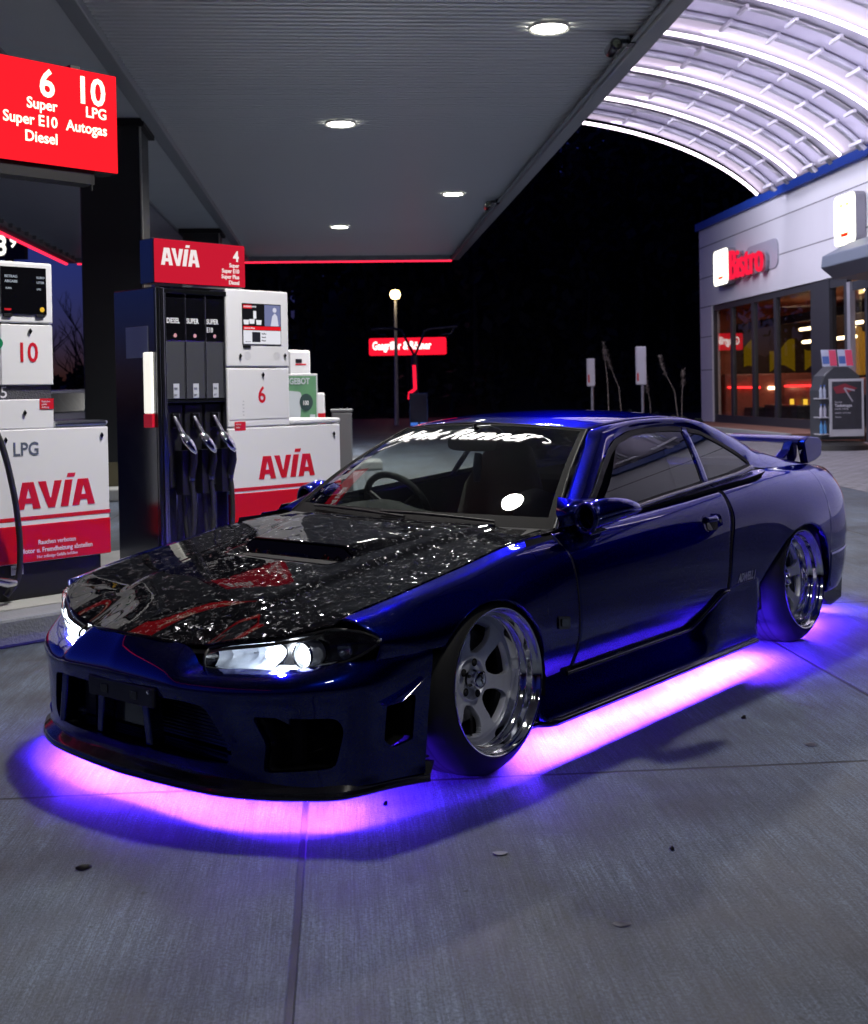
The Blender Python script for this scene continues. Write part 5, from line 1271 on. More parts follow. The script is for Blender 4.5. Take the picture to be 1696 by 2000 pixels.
# poster stand and leaflet rack before the shop
st=ST('poster_rack',9.55,21.9,0); tag(st,'dark rounded rack with a framed poster, bottles and leaflets beside the shop door','poster rack')
mk=MB(); prof=[(-.42,.20),(.46,.20),(.46,1.15),(.38,1.42),(.15,1.60),(-.15,1.60),(-.34,1.42),(-.42,1.15)]
mk.prism([(a,b) for a,b in prof],'y',.05,.55); mk.build('cabinet',mat('dark_grey_cabinet',(.05,.055,.065),.45),st,merge=True,bevel=.03)
mk=MB(); mk.lathe([(0,.16),(.45,.16),(.56,.10),(.58,.0)],axis='z',c=(.0,.25,0),seg=32); mk.build('base',RUBBER,st,smooth=40)
mk=MB(); mk.box(-.25,.43,-.0,.045,.26,1.36); fr=mk.build('poster_frame',mat('aluminium_frame',(.62,.63,.66),.35,metal=.3),st,bevel=.008)
mk=MB(); mk.box(-.20,.38,-.006,-.002,.40,1.31); po=mk.build('poster',mat('dark_poster_print',(.035,.035,.045),.4,noise=.4,nscale=6),fr)
mk=MB(); mk.prism([(-.18,1.20),(.05,1.27),(.30,1.18),(.12,1.10),(-.12,1.08)],'y',-.010,-.0075); mk.build('poster_red_patch',mat('poster_red',(.30,.03,.05),.5),po)
mk=MB(); mk.prism([(.02,1.18),(.05,1.19),(.21,.93),(.19,.92)],'y',-.012,-.0105); mk.prism([(.04,1.20),(.24,1.15),(.24,1.12),(.05,1.17)],'y',-.012,-.0105); mk.build('poster_tool',mat('poster_light_grey',(.45,.45,.5),.5),po)
mk=MB(); text_on(mk,'Starke',-.15,.90,.055,-.008); text_on(mk,'Tankstopps',-.15,.83,.072,-.008,offset=.003); text_on(mk,'macht richtig',-.15,.775,.05,-.008); text_on(mk,'sauber und satt',-.15,.70,.05,-.008); text_on(mk,'Aktion',-.15,.62,.045,-.008); mk.build('poster_lettering',mat('poster_white',(.6,.6,.65),.5),po)
mk=MB()
for z in (.98,.62,.30): mk.box(-.44,-.27,-.03,.3,z,z+.02)
mk.build('shelf',mat('pale_shelf',(.5,.5,.55),.4),st)
for i,(x,z) in enumerate(((-.40,.64),(-.33,.64),(-.40,1.0),(-.33,1.0),(-.40,.32),(-.33,.32))):
    b=ST('bottle',0,0,0); p=rr*(9.55+x)+dd*(21.9+.04); b.location=(p[0],p[1],z); tag(b,'pale plastic bottle standing on a shelf of the dark poster rack','bottle','bottles on the poster rack')
    mk=MB(); mk.lathe([(0,0),(.028,0),(.03,.02),(.03,.15),(.012,.20),(.012,.22)],axis='z',seg=14); mk.build('body',mat('bottle_plastic_%d'%(i//2),((.5,.5,.6),(.45,.5,.62),(.1,.3,.6))[i//2],.2),b,smooth=40); mk=MB(); mk.lathe([(.014,.218),(.014,.245),(0,.245)],axis='z',seg=12); mk.build('cap',mat('blue_cap',(.05,.15,.5),.4),b)
for i,x in enumerate((-.22,.10)):
    b=ST('leaflet',9.55+x,21.98,1.60); tag(b,('left','right')[i]+' red and blue leaflet standing on top of the dark poster rack','leaflet','leaflets on the poster rack')
    mk=MB(); mk.box(-.12,.17,.0,.012,0,.33); b.rotation_euler=(R(-14),0,AZ); q=mk.build('sheet',mat('pale_leaflet',(.55,.6,.75),.5),b)
    mk=MB(); mk.box(.03,.165,-.004,-.001,.01,.32); mk.build('red_half',mat('leaflet_red',(.75,.08,.16),.5),q); mk=MB(); mk.box(-.11,.02,-.004,-.001,.05,.20); mk.build('blue_print',mat('leaflet_blue',(.08,.16,.45),.5),q)

# ================================================================== pump island
isl=PU('pump_island',0,0); tag(isl,'long raised concrete island edge under the fuel dispensers','island',kind='structure')
ICON=mat('island_concrete',(.19,.20,.235),.75,noise=.25,nscale=4,bump=.35,bscale=60)
mk=MB(); mk.box(-6,9.2,-.418,1.5,.0,.15); mk.build('kerb',ICON,isl,bevel=.018)
mk=MB(); mk.box(-6,9.18,-.21,1.45,.1505,.158); mk.build('island_top',mat('pale_island_top',(.34,.345,.34),.7,noise=.2,nscale=6,bump=.3,bscale=60),isl)
del isl['kind']
tag(isl,cat='island')

WHITE=mat('white_pump_enamel',(.80,.80,.84),.32,noise=.02,nscale=2,coat=.3)
WHITE2=mat('white_pump_trim',(.74,.74,.78),.4)
RED=mat('red_pump_enamel',(.62,.003,.012),.35,coat=.3)
REDT=mat('red_print',(.60,.004,.016),.45)
GREYT=mat('slate_grey_print',(.10,.12,.17),.5)
WHT=mat('white_print',(.80,.80,.84),.5)
PSTEEL=mat('brushed_dark_steel',(.10,.105,.12),.16,metal=.95,rvar=.04,nscale=6)
STEELT=mat('bright_steel_trim',(.55,.56,.60),.2,metal=1)
def knob(par,x,z,y=-.004):
    mk=MB(); mk.prism([(x-.011,z),(x,z+.017),(x+.011,z),(x,z-.017)],'y',y-.012,y-.001); mk.build('lock',BLACKG,par,bevel=.002)
# ---- gas pump on the left (origin at its right front corner, s=3.61)
S0=3.61
lp=PU('fuel_dispenser',S0,.158); tag(lp,'white gas dispenser marked LPG with number ten, cut by the left edge','fuel dispenser','fuel dispensers on the near island')
z0=-.158
def lpbox(x0,x1,y0,y1,z0_,z1_,name,m,bev=.008,par=None):
    mk=MB(); mk.box(x0,x1,y0,y1,z0_+z0,z1_+z0); return mk.build(name,m,par or lp,bevel=bev)
lpbox(-1.16,-.045,.03,.60,.158,.357,'plinth',BLACK)
lpbox(-1.16,-.10,-.06,.03,.158,.285,'plinth_step',BLACK,.01) if False else None
body=lpbox(-1.18,0,0,.62,.36,1.095,'cabinet',WHITE,.006)
lpbox(-1.18,.002,-.0015,.622,.362,.568,'red_skirt',RED,.004,body)
mk=MB(); mk.box(-1.18,.002,-.0018,-.0005,.594+z0,.615+z0); mk.build('red_stripe',REDT,body)
lpbox(-.33,.004,.0,.63,1.098,1.135,'worktop',STEELT,.015)
h1=lpbox(-1.18,-.33,.012,.5,1.098,1.26,'lower_head',WHITE,.006)
lpbox(-1.17,-.335,.03,.5,1.263,1.335,'grille',mat('perforated_dark_panel',(.05,.05,.06),.5,bump=.8,bscale=120),0)
h2=lpbox(-.632,-.327,.012,.5,1.338,1.672,'door',WHITE,.006)
lpbox(-1.18,-.636,.012,.5,1.338,1.672,'door',WHITE,.006)
h3=lpbox(-1.18,-.325,.006,.5,1.678,2.015,'display_head',WHITE,.010)
lpbox(-.632,-.366,-.004,.005,1.727,1.985,'screen',mat('black_display_glass',(.004,.004,.006),.08,coat=1),.003)
mk=MB(); SCR=emis('display_text',(.7,.78,.9),.55)
text_on(mk,'BETRAG',-.610,1.925+z0,.020,-.005); text_on(mk,'EURO',-.425,1.925+z0,.018,-.005); text_on(mk,'ABGABE',-.610,1.898+z0,.020,-.005); text_on(mk,'LITER',-.425,1.898+z0,.018,-.005); text_on(mk,'EUR/L',-.605,1.862+z0,.014,-.005); text_on(mk,'LPG',-.425,1.862+z0,.014,-.005)
mk.build('display_lettering',SCR,lp)
mk=MB(); mk.lathe([(.0,-.0045),(.014,-.0045)],axis='y',c=(-.395,-.0005,1.755+z0),seg=20); mk.build('yellow_dot',mat('yellow_sticker',(.85,.50,.02),.5),lp)
mk=MB(); mk.box(-.615,-.575,-.0065,-.0045,1.745+z0,1.757+z0); mk.build('red_tag',REDT,lp)
for x in (-.59,-.40): lpbox(x-.03,x+.02,-.006,.006,1.712,1.728,'screen_clip',BLACK,.002)
mk=MB(); text_on(mk,'10',-.545,1.468+z0,.150,.011,offset=.002,xs=.86); mk.build('number',REDT,h2)
knob(lp,-.463,1.635+z0,.012); knob(lp,-.505,1.185+z0,.012); knob(lp,-.625,1.040+z0,0); knob(lp,-.045,1.045+z0,0)
mk=MB(); mk.lathe([(0,-.012),(.028,-.010),(.032,0)],axis='y',c=(-.652,.010,1.566+z0),seg=24); mk.build('green_button',mat('green_plastic',(.0,.20,.07),.35),lp,smooth=50)
mk=MB(); mk.box(-.415,-.332,.0085,.0115,1.203+z0,1.262+z0); stk=mk.build('red_sticker',REDT,h1)
mk=MB(); 
for k in range(3): text_on(mk,('Explosion','gefahr','Achtung')[k],-.405,1.242-.016*k+z0,.013,.008)
mk.build('sticker_print',WHT,stk)
mk=MB(); text_on(mk,'LPG',-.585,.952+z0,.104,-.0005,offset=.0015,xs=.86); mk.build('lpg_lettering',GREYT,body)
mk=MB(); logo(mk,-.570,.655+z0,.475,.185,-.0005); mk.build('logo',REDT,body)
mk=MB(); text_on(mk,'Rauchen verboten',-.335,.455+z0,.036,-.002,align='CENTER',offset=.0004,xs=.86); text_on(mk,'Motor u. Fremdheizung abstellen',-.335,.412+z0,.038,-.002,align='CENTER',offset=.0004,xs=.86); text_on(mk,'Nur zulässige Gefäße befüllen',-.335,.380+z0,.024,-.002,align='CENTER',xs=.86); mk.build('warning_lettering',WHT,body)
mk=MB(); mk.box(-.595,-.525,.026,.029,.298+z0,.350+z0); mk.build('rating_plate',mat('pale_label',(.6,.62,.7),.5),lp)
mk=MB(); text_on(mk,'TANK 10',-.592,.326+z0,.016,.0255); mk.build('plate_print',GREYT,lp)
for zc in (1.30,): 
    mk=MB(); text_on(mk,'1,5',-.70,zc-.03+z0,.09,.029); mk.build('scale_print',WHT,lp)
mk=MB(); P=catmull(np.array([(-.78,-.02,1.25),(-.70,-.09,1.05),(-.640,-.10,.80),(-.60,-.08,.58),(-.585,-.06,.40),(-.60,-.05,.28),(-.66,-.04,.20)]),np.linspace(0,1,40)); mk.tube([(a,b,c+z0) for a,b,c in P],.0165,10); mk.build('hose',RUBBER,lp,smooth=60)
mk=MB(); mk.tube([(-.74,-.10,.30+z0),(-.68,-.10,.28+z0),(-.63,-.09,.275+z0)],[.02,.026,.018],12); mk.build('hose_coupling',STEELT,lp,smooth=50)
mk=MB(); mk.box(-.74,-.58,-.06,.0,.90+z0,1.0+z0) if False else None

# ---- three grade dispenser (origin at left front corner, s=3.95)
S1=3.95
dp=PU('fuel_dispenser',S1,.158); tag(dp,'dark steel and white dispenser number six with three nozzles and a flat advert screen','fuel dispenser','fuel dispensers on the near island')
def db(x0,x1,y0,y1,a,b,name,m,bev=.006,par=None):
    mk=MB(); mk.box(x0,x1,y0,y1,a+z0,b+z0); return mk.build(name,m,par or dp,bevel=bev)
db(0,.03,0,.48,.158,1.925,'side_post',PSTEEL,.008)
side_=db(-.003,.0,.02,.46,.17,1.915,'side_panel',PSTEEL,0)
mk=MB(); mk.box(-.006,-.002,.09,.34,1.50+z0,1.69+z0); mk.build('hatch',mat('grey_hatch',(.25,.27,.32),.3,metal=.6),side_,bevel=.004)
mk=MB(); mk.box(-.022,-.004,.035,.125,1.16+z0,1.53+z0); lm=mk.build('paper_dispenser',mat('white_plastic_glow',(.8,.8,.75),.4,emit=(1,.97,.85),estr=.9),side_,bevel=.006)  # plastic given its own glow, so the box looks lit
mk=MB(); mk.box(-.024,-.004,.033,.127,1.075+z0,1.157+z0); mk.build('red_end',mat('red_plastic_glow',(.65,.01,.03),.4,emit=(1,.02,.05),estr=.15),lm,bevel=.004)  # red end glows faintly by itself as well
db(.033,.055,-.002,.48,.158,1.92,'corner_trim',STEELT,.004)
db(.058,.505,.10,.48,.158,1.915,'rear_panel',mat('nozzle_bay_steel',(.12,.12,.14),.22,metal=.9),0)
db(.058,.515,.0,.10,1.885,1.915,'top_rail',PSTEEL,.004)
db(.058,.50,.0,.10,1.222,1.238,'mid_rail',PSTEEL,.004)
for x in (.060,.203,.350,.492): db(x-.004,x+.004,-.002,.10,.17 if x in(.060,.492) else 1.24,1.884,'divider',STEELT,.001)
DIS=mat('black_display_glass',(.004,.004,.006),.08,coat=1)
for i,(x0,x1,txt) in enumerate(((.066,.198,('DIESEL',)),(.208,.345,('SUPER',)),(.355,.486,('SUPER','E10')))):
    p_=db(x0,x1,.008,.02,1.60,1.862,'grade_panel',DIS,.002); mk=MB()
    for k,t in enumerate(txt): text_on(mk,t,x0+.008,1.707-.052*k+z0,.044,.007,offset=.0008,xs=.72)
    mk.build('grade_lettering',WHT,p_)
    mk=MB(); mk.lathe([(0,-.002),(.012,-.002)],axis='y',c=(x0+.068,.008,1.632+z0),seg=18); mk.build('grade_button',mat('pink_button',(.6,.3,.33),.5),p_)
    g=db(x0,x1,.008,.02,1.245,1.597,'grade_shield',mat('smoked_grey_shield',(.13,.135,.16),.10,metal=.5,coat=1),.002)
    mk=MB(); mk.box(x0+.048,x0+.088,.0045,.0075,1.25+z0,1.338+z0); lb=mk.build('price_label',mat('pale_label2',(.55,.57,.66),.5),g); mk=MB(); text_on(mk,'88',x0+.052,1.30+z0,.022,.004); text_on(mk,'B7',x0+.052,1.262+z0,.018,.004); mk.build('label_print',GREYT,lb)
    # nozzle holster, nozzle, hose
    nz=empty('nozzle',parent=dp); cx_=x0+.070
    mk=MB(); mk.prism([(x0+.004,1.215+z0),(x1-.004,1.215+z0),(x1-.004,1.06+z0),(x1-.012,.96+z0),(x1-.02,.70+z0),(x0+.03,.70+z0),(x0+.03,.86+z0),(x0+.004,1.00+z0)],'y',.035,.098); mk.build('holster',BLACK,nz,bevel=.008)
    mk=MB(); mk.box(cx_-.035,cx_+.02,-.0,.035,1.06+z0,1.16+z0); mk.build('holster_mouth',BLACKG,nz,bevel=.01)
    mk=MB(); mk.tube([(cx_-.025,.0,1.135+z0),(cx_-.020,-.030,1.09+z0),(cx_+.000,-.050,1.03+z0)],[.013,.013,.017],12); mk.build('spout',STEELT,nz,smooth=60)
    mk=MB(); G=[]
    for t,r in ((0,.012),(.12,.034),(.35,.047),(.6,.046),(.85,.034),(1,.008)):
        c=np.array([cx_-.004,-.050,1.045+z0])+(np.array([.055,-.05,-.135]))*t; G.append([(c[0]+r*.85*math.cos(a),c[1]+r*.75*math.sin(a),c[2]+r*.25*math.sin(a)) for a in np.linspace(0,2*math.pi,25)])
    mk.grid(G); mk.build('nozzle_body',CHROME,nz,smooth=70)
    mk=MB(); mk.tube([(cx_+.045,-.09,.94+z0),(cx_+.06,-.075,.86+z0),(cx_+.055,-.05,.76+z0)],[.022,.024,.020],10); mk.box(cx_+.0,cx_+.075,-.04,.03,.66+z0,.93+z0); mk.build('grip',BLACK,nz,smooth=30)
    mk=MB(); mk.tube([(cx_+.055,-.05,.775+z0),(cx_+.055,-.05,.745+z0)],.021,12); mk.build('swivel',STEELT,nz)
    mk=MB(); P=catmull(np.array([(cx_+.055,-.05,.76),(cx_+.065,-.055,.62),(cx_+.055,-.06,.45),(cx_+.02,-.05,.30),(cx_-.04,-.03,.22),(cx_-.075,.0,.30),(cx_-.085,.03,.55),(cx_-.08,.05,.70)]),np.linspace(0,1,44)); mk.tube([(a,b,c+z0) for a,b,c in P],.015,10); mk.build('hose',RUBBER,nz,smooth=60)
    db(x1-.045,x1-.035,.06,.10,.17,.70,'bay_strip',STEELT,0)
db(.508,1.005,-.002,.48,1.440,1.935,'screen_head',WHITE,.008)
hd=db(.515,.998,-.005,-.0025,1.448,1.927,'front_plate',WHITE2,.002)
scr=db(.625,.938,-.010,-.006,1.583,1.848,'advert_screen',DIS,.002)
Z=lambda a:a+z0
mk=MB(); mk.box(.632,.800,-.0115,-.0105,Z(1.705),Z(1.842)); mk.build('advert_dark',emis('advert_black',(.01,.01,.012),1),scr)
mk=MB(); mk.box(.803,.932,-.0115,-.0105,Z(1.705),Z(1.842)); mk.build('advert_photo',emis('advert_blue_grey',(.17,.19,.35),1),scr)
mk=MB(); mk.prism([(.85,Z(1.706)),(.915,Z(1.706)),(.905,Z(1.77)),(.885,Z(1.79)),(.865,Z(1.77))],'y',-.0128,-.0118); mk.lathe([(0,0),(.016,0)],axis='y',c=(.884,-.0125,Z(1.81)),seg=16); mk.build('advert_figure',emis('advert_pale',(.62,.62,.75),1),scr)
mk=MB(); mk.box(.632,.70,-.0128,-.0118,Z(1.815),Z(1.838)); mk.build('advert_tag',emis('advert_red',(.75,.01,.02),1.0),scr); mk=MB(); mk.box(.632,.932,-.0115,-.0105,Z(1.678),Z(1.702)); mk.build('advert_red',emis('advert_red',(.75,.01,.02),1.0),scr)
mk=MB(); mk.box(.632,.932,-.0115,-.0105,Z(1.588),Z(1.675)); mk.build('advert_white',emis('advert_white',(.75,.75,.82),1.0),scr)
mk=MB(); 
for x,z in ((.655,1.73),(.70,1.735),(.755,1.73)): mk.prism([(x-.018,Z(z-.018)),(x+.018,Z(z-.018)),(x+.022,Z(z+.012)),(x-.022,Z(z+.012))],'y',-.0128,-.0118)
mk.box(.712,.735,-.0128,-.0118,Z(1.75),Z(1.80)); text_on(mk,'HEISSER KAFFEE',.636,Z(1.822),.014,-.0130); text_on(mk,'Jetzt im Shop',.64,Z(1.685),.015,-.0120); mk.build('advert_print',emis('advert_print_white',(.8,.8,.85),1.0),scr)
mk=MB(); mk.box(.70,.765,-.0128,-.0118,Z(1.60),Z(1.665)); mk.box(.645,.69,-.0128,-.0118,Z(1.60),Z(1.603)); text_on(mk,'Kaffee',.775,Z(1.650),.015,-.0120); text_on(mk,'Snack',.775,Z(1.628),.015,-.0120); text_on(mk,'Menu',.775,Z(1.606),.015,-.0120); mk.build('advert_small_print',emis('advert_dark_print',(.02,.02,.03),1),scr)
db(.630,.69,-.012,-.006,1.563,1.578,'reader_slot',BLACK,.001)
knob(dp,.605,Z(1.51),-.005); knob(dp,.965,Z(1.515),-.005)
for x in (.665,.90):
    mk=MB(); 
    for r in (.008,.016,.024): mk.lathe([(r-.001,-.0008),(r+.001,-.0008)],axis='y',c=(x,-.005,Z(1.512)),seg=20)
    mk.build('speaker_holes',mat('faint_grey_holes',(.45,.45,.48),.6),hd)
dr=db(.508,1.003,0,.48,1.058,1.434,'number_door',WHITE,.006)
mk=MB(); mk.box(.522,.990,-.003,-.0008,Z(1.105),Z(1.425)); dl=mk.build('door_leaf',WHITE2,dr,bevel=.001)
mk=MB(); text_on(mk,'6',.742,Z(1.212),.148,-.0035,offset=.002,xs=.86); mk.build('number',REDT,dl)
knob(dp,.783,Z(1.39),-.003)
mk=MB(); mk.box(.560,.64,-.0026,-.0006,Z(1.028),Z(1.085)) if False else None
mk=MB(); mk.box(.555,.640,-.0045,-.0032,Z(1.035),Z(1.092)); stk=mk.build('red_sticker',REDT,dr); mk=MB(); text_on(mk,'Achtung',.562,Z(1.072),.012,-.0046); text_on(mk,'Gefahr',.562,Z(1.052),.012,-.0046); mk.build('sticker_print',WHT,stk)
mk=MB(); 
for k in range(5): mk.box(.622-.004*(k%2),.632,-.0042,-.0032,Z(1.13+.022*k),Z(1.137+.022*k))
mk.build('worn_label',mat('faint_label',(.5,.5,.56),.6),dl)
cb=db(.508,1.437,-.004,.5,.36,1.052,'cabinet',WHITE,.008)
db(.506,1.439,-.0058,.502,.362,.636,'red_skirt',RED,.004,cb)
mk=MB(); mk.box(.508,1.437,-.0060,-.0045,Z(.648),Z(.670)); mk.build('red_stripe',REDT,cb)
db(1.008,1.445,-.004,.52,1.060,1.095,'worktop',WHITE2,.012)
db(.53,1.42,.03,.5,.158,.357,'plinth',BLACK)
knob(dp,1.375,Z(.985),-.004)
mk=MB(); logo(mk,.735,Z(.715),.470,.185,-.0045); mk.build('logo',REDT,cb)

# ---- box signs over the pumps
def box_sign(s_left,s_right,z0_,z1_,lab,bright):
    o=PU('lit_box_sign',s_left,z0_); tag(o,lab,'sign','red box signs above the dispensers')
    W_=s_right-s_left; H_=z1_-z0_
    mk=MB(); mk.box(0,W_,.012,.16,0,H_); mk.build('case',BLACKG,o,bevel=.004)
    m=emis('sign_face_red_%d'%bright,(1.0,.012,.022) if bright else (.80,.015,.045),1.25 if bright else .72)
    mk=MB(); mk.box(.004,W_-.004,0,.010,.004,H_-.004); f=mk.build('face',m,o); return o,f
LT=emis('lit_lettering',(1.0,.95,.72),2.0); LT2=emis('soft_lit_lettering',(.95,.85,.85),.95)
o,f=box_sign(1.85,3.715,2.565,3.135,'large glowing red board numbered 6 and 10 at the upper left edge',1)
mk=MB()
X=lambda s:s-1.85
text_on(mk,'6',X(3.325),2.945-2.565,.215,-.001,align='RIGHT',offset=.004,xs=.9); text_on(mk,'10',X(3.640),2.945-2.565,.215,-.001,align='RIGHT',offset=.004,xs=.9)
for k,t in enumerate(('Super','Super E10','Diesel')): text_on(mk,t,X(3.335),(2.868-.092*k)-2.565,.085,-.001,align='RIGHT',offset=.0012,xs=.92)
for k,t in enumerate(('LPG','Autogas')): text_on(mk,t,X(3.645),(2.868-.092*k)-2.565,.085,-.001,align='RIGHT',offset=.0012,xs=.92)
mk.build('lettering',LT,f); mk=MB(); logo(mk,X(2.05),2.80-2.565,.62,.24,-.001); mk.build('logo',LT,f); mk=MB()
text_on(mk,'*',X(2.96),.22,.08,-.001)
mk.build('lettering',LT,f)
mk=MB(); mk.box(0,1.72,.02,.15,-.075,-.003); mk.box(1.70,1.708,.02,.03,-.11,-.003); mk.build('bottom_rail',BLACK,o)
mk=MB(); mk.box(.5,.58,.05,.13,.572,CEIL-3.135+.55); mk.box(1.60,1.66,.05,.13,.572,.60); mk.build('hanger',COLM,o)
o,f=box_sign(3.945,4.615,1.945,2.215,'small red board with white logo and number 4 on top of the three nozzle dispenser',0)
mk=MB(); logo(mk,.045,.110,.275,.130,-.001); mk.build('logo',LT2,f); mk=MB(); text_on(mk,'4',.618,.165,.090,-.001,align='RIGHT',offset=.003,xs=.9)
for k,t in enumerate(('Super','Super E10','Super Plus','Diesel')): text_on(mk,t,.620,.125-.036*k,.036,-.001,align='RIGHT',offset=.0006,xs=.9)
mk.build('lettering',LT2,f)

def at0(name,x,y,z): return empty(name,(x,y,z),math.atan2(tt[1],tt[0]))
# ---- behind on the island: poster board and white unit, then the far dispenser
o=at0('notice_board',-1.33,10.25,.158); tag(o,'green advert board in a grey frame standing behind dispenser six','notice board')
mk=MB(); mk.box(-.03,.43,0,.04,.80,1.28); mk.box(.0,.03,.0,.03,.0,.8); mk.box(.37,.40,.0,.03,0,.8); fr=mk.build('frame',mat('aluminium_frame',(.62,.63,.66),.35,metal=.3),o,bevel=.004)
mk=MB(); mk.box(-.01,.41,-.004,-.001,.82,1.26); po=mk.build('poster',mat('green_poster',(.10,.26,.13),.5,noise=.2,nscale=8),fr)
mk=MB(); text_on(mk,'ANGEBOT',.0,1.19,.075,-.0055,offset=.002,xs=.95); mk.prism(rounded([(.0,.86),(.22,.88),(.24,1.12),(.02,1.14)],.04,5),'y',-.0075,-.0052); mk.box(.33,.39,-.0075,-.0052,.86,.92); mk.build('poster_print',mat('poster_pale_print',(.5,.55,.6),.5),po)
mk=MB(); mk.lathe([(0,0),(.075,0),(.075,.003),(0,.003)],axis='y',c=(.29,-.009,1.03),seg=24); dk=mk.build('dark_disc',mat('dark_green_print',(.02,.05,.05),.5),po); mk=MB(); text_on(mk,'100',.245,1.005,.055,-.0105,offset=.001,xs=.85); mk.build('disc_print',WHT,dk)
o=at0('card_terminal',-1.30,10.7,.158); tag(o,'small white terminal box rising above the green notice board','terminal')
mk=MB(); mk.box(.0,.26,0,.2,1.18,1.50); mk.box(.05,.2,.05,.15,0,1.18); b=mk.build('housing',WHITE,o,bevel=.02); mk=MB(); mk.box(.08,.15,-.003,-.001,1.385,1.42); mk.build('dark_label',BLACKG,b); mk=MB(); mk.box(.08,.20,-.003,-.001,1.365,1.378); mk.build('red_label',REDT,b); mk=MB(); mk.tube([(-.05,.05,1.38),(-.02,.03,1.42),(.0,.04,1.40)],.01,6); mk.build('hook',BLACK,b)
o=ST('fuel_dispenser',-.32,14.0,.0); tag(o,'distant small white and red dispenser seen beyond the green notice board','fuel dispenser','fuel dispensers on the near island'); 
del o['group']
mk=MB(); mk.box(-.45,.16,0,.4,.93,1.27); b=mk.build('cabinet',WHITE,o,bevel=.02); mk=MB(); mk.box(-.45,.163,-.003,.403,.3,1.03); mk.build('red_skirt',RED,b); mk=MB(); mk.box(-.42,.12,.03,.36,0,.3); mk.build('plinth',BLACK,b)
mk=MB(); logo(mk,-.38,1.085,.42,.11,-.003); mk.build('logo',REDT,b)
o=ST('grey_bin',.03,15.0,0); tag(o,'plain grey bin box beside the distant white and red dispenser','bin'); mk=MB(); mk.box(-.12,.14,0,.3,.0,1.02); b=mk.build('body',mat('bin_grey',(.10,.11,.12),.6),o,bevel=.02); mk=MB(); mk.box(-.13,.15,-.01,.31,1.023,1.06); mk.build('lid',mat('bin_grey',(.1,.1,.1)),b,bevel=.01)
o=ST('kerb_stone',.35,19.3,0); tag(o,'low concrete kerb end of the next island beyond the white dispenser','kerb'); mk=MB(); mk.box(-2.2,.35,0,.9,0,.14); mk.build('kerb_block',CONC,o,bevel=.03)
o=ST('rubbish_bin',-.72,9.35,0); tag(o,'dark square bin with a red top, seen through the windshield','bin')
mk=MB(); mk.box(-.18,.18,0,.3,0,.66); b=mk.build('body',mat('bin_dark',(.03,.033,.04),.6),o,bevel=.02); mk=MB(); mk.box(-.19,.0,-.01,.31,.663,.74); mk.build('lid',RED,b,bevel=.02)

# ---- price board at the far left under the canopy edge
o=empty('price_board',(-11.95,35,0)); tag(o,'dark price board with white digits 3 and raised 9 at the left edge','price board')
mk=MB(); mk.box(-4.0,0,0,.3,5.38,7.2); mk.box(-3.6,-3.4,.05,.25,0,5.38); mk.box(-.6,-.4,.05,.25,0,5.38); b=mk.build('board',mat('dark_navy_board',(.012,.012,.035),.4),o)
mk=MB(); text_on(mk,'1.53',-.50,5.50,.80,-.005,align='RIGHT',offset=.02,xs=.8); text_on(mk,'9',-.22,5.72,.50,-.005,align='RIGHT',offset=.012,xs=.85); mk.build('digits',emis('white_digits',(1,.98,.9),1.6),b)

# ================================================================== beyond
DP=mat('dark_blue_pole',(.02,.025,.05),.5)
def at(x,y,z=0,name='x'): return empty(name,(x,y,z))
o=at(-1.42,45,0,'street_lamp'); tag(o,'tall thin pole with one round warm glowing lamp at its top','street lamp')
mk=MB(); mk.tube([(0,0,0),(.02,0,2.5),(.03,0,4.7)],[.09,.07,.05],8); mk.build('pole',mat('pale_lamp_pole',(.45,.44,.40),.5),o,smooth=60)
mk=MB(); mk.lathe([(0,-.20),(.15,-.15),(.21,0),(.15,.14),(0,.18)],axis='z',c=(.03,0,4.95),seg=18); mk.build('globe',emis('street_lamp_glow',(1.0,.72,.30),9),o,smooth=60)
li=bpy.data.lights.new('lamp_light','POINT'); li.energy=26; li.color=(1,.8,.5); li.shadow_soft_size=.1; lo=bpy.data.objects.new('lamp_light',li); col.objects.link(lo); lo.parent=o; lo.location=(.03,-.5,4.9)
o=at(-1.27,60,3.08,'roadside_sign'); tag(o,'long glowing red roadside sign with white lettering behind the forked pole','sign')
mk=MB(); mk.box(-1.98,1.98,.02,.25,0,.93); mk.box(-.1,.1,.05,.2,-3.08,0); mk.build('case',BLACK,o,bevel=.05)
mk=MB(); mk.prism(rounded([(-1.95,.03),(1.95,.03),(1.95,.90),(-1.95,.90)],.1,4),'y',-.01,.015); f=mk.build('face',emis('sign_red_far',(1,.008,.03),1.3),o)
mk=MB(); text_on(mk,'Gasgriller & Rösner',-1.78,.33,.56,-.012,offset=.015,xs=.66); mk.build('lettering',emis('far_sign_lettering',(1,.9,.85),2.2),f)
o=at(-.62,40,0,'forked_pole'); tag(o,'dark forked steel mast with two side arms in front of the red sign','mast')
mk=MB(); mk.tube([(.05,0,0),(0,0,1.2),(0,0,2.5)],.13,8); mk.tube([(0,0,2.45),(-.32,0,3.1),(-.42,0,3.32),(-.70,0,3.40),(-1.45,0,3.38)],.045,6); mk.tube([(0,0,2.45),(.28,0,3.1),(.36,0,3.30),(.6,0,3.36),(1.46,0,3.42)],.045,6); mk.tube([(-1.3,0,3.36),(-1.2,0,3.2),(-.95,0,3.18)],.035,6); mk.tube([(1.35,0,3.38),(1.25,0,3.2),(.9,0,3.15)],.035,6); mk.build('mast',DP,o,smooth=60)
mk=MB(); mk.tube([(-.02,-.16,2.15),(-.0,-.16,1.35),(-.18,-.16,1.22),(-.2,-.16,1.0)],.06,6); mk.build('red_tube',emis('red_tube_far',(1,.01,.04),1.5),o)
o=at(-.50,38.5,0,'equipment_box'); tag(o,'small dark blue glazed cabinet at the foot of the forked mast','cabinet')
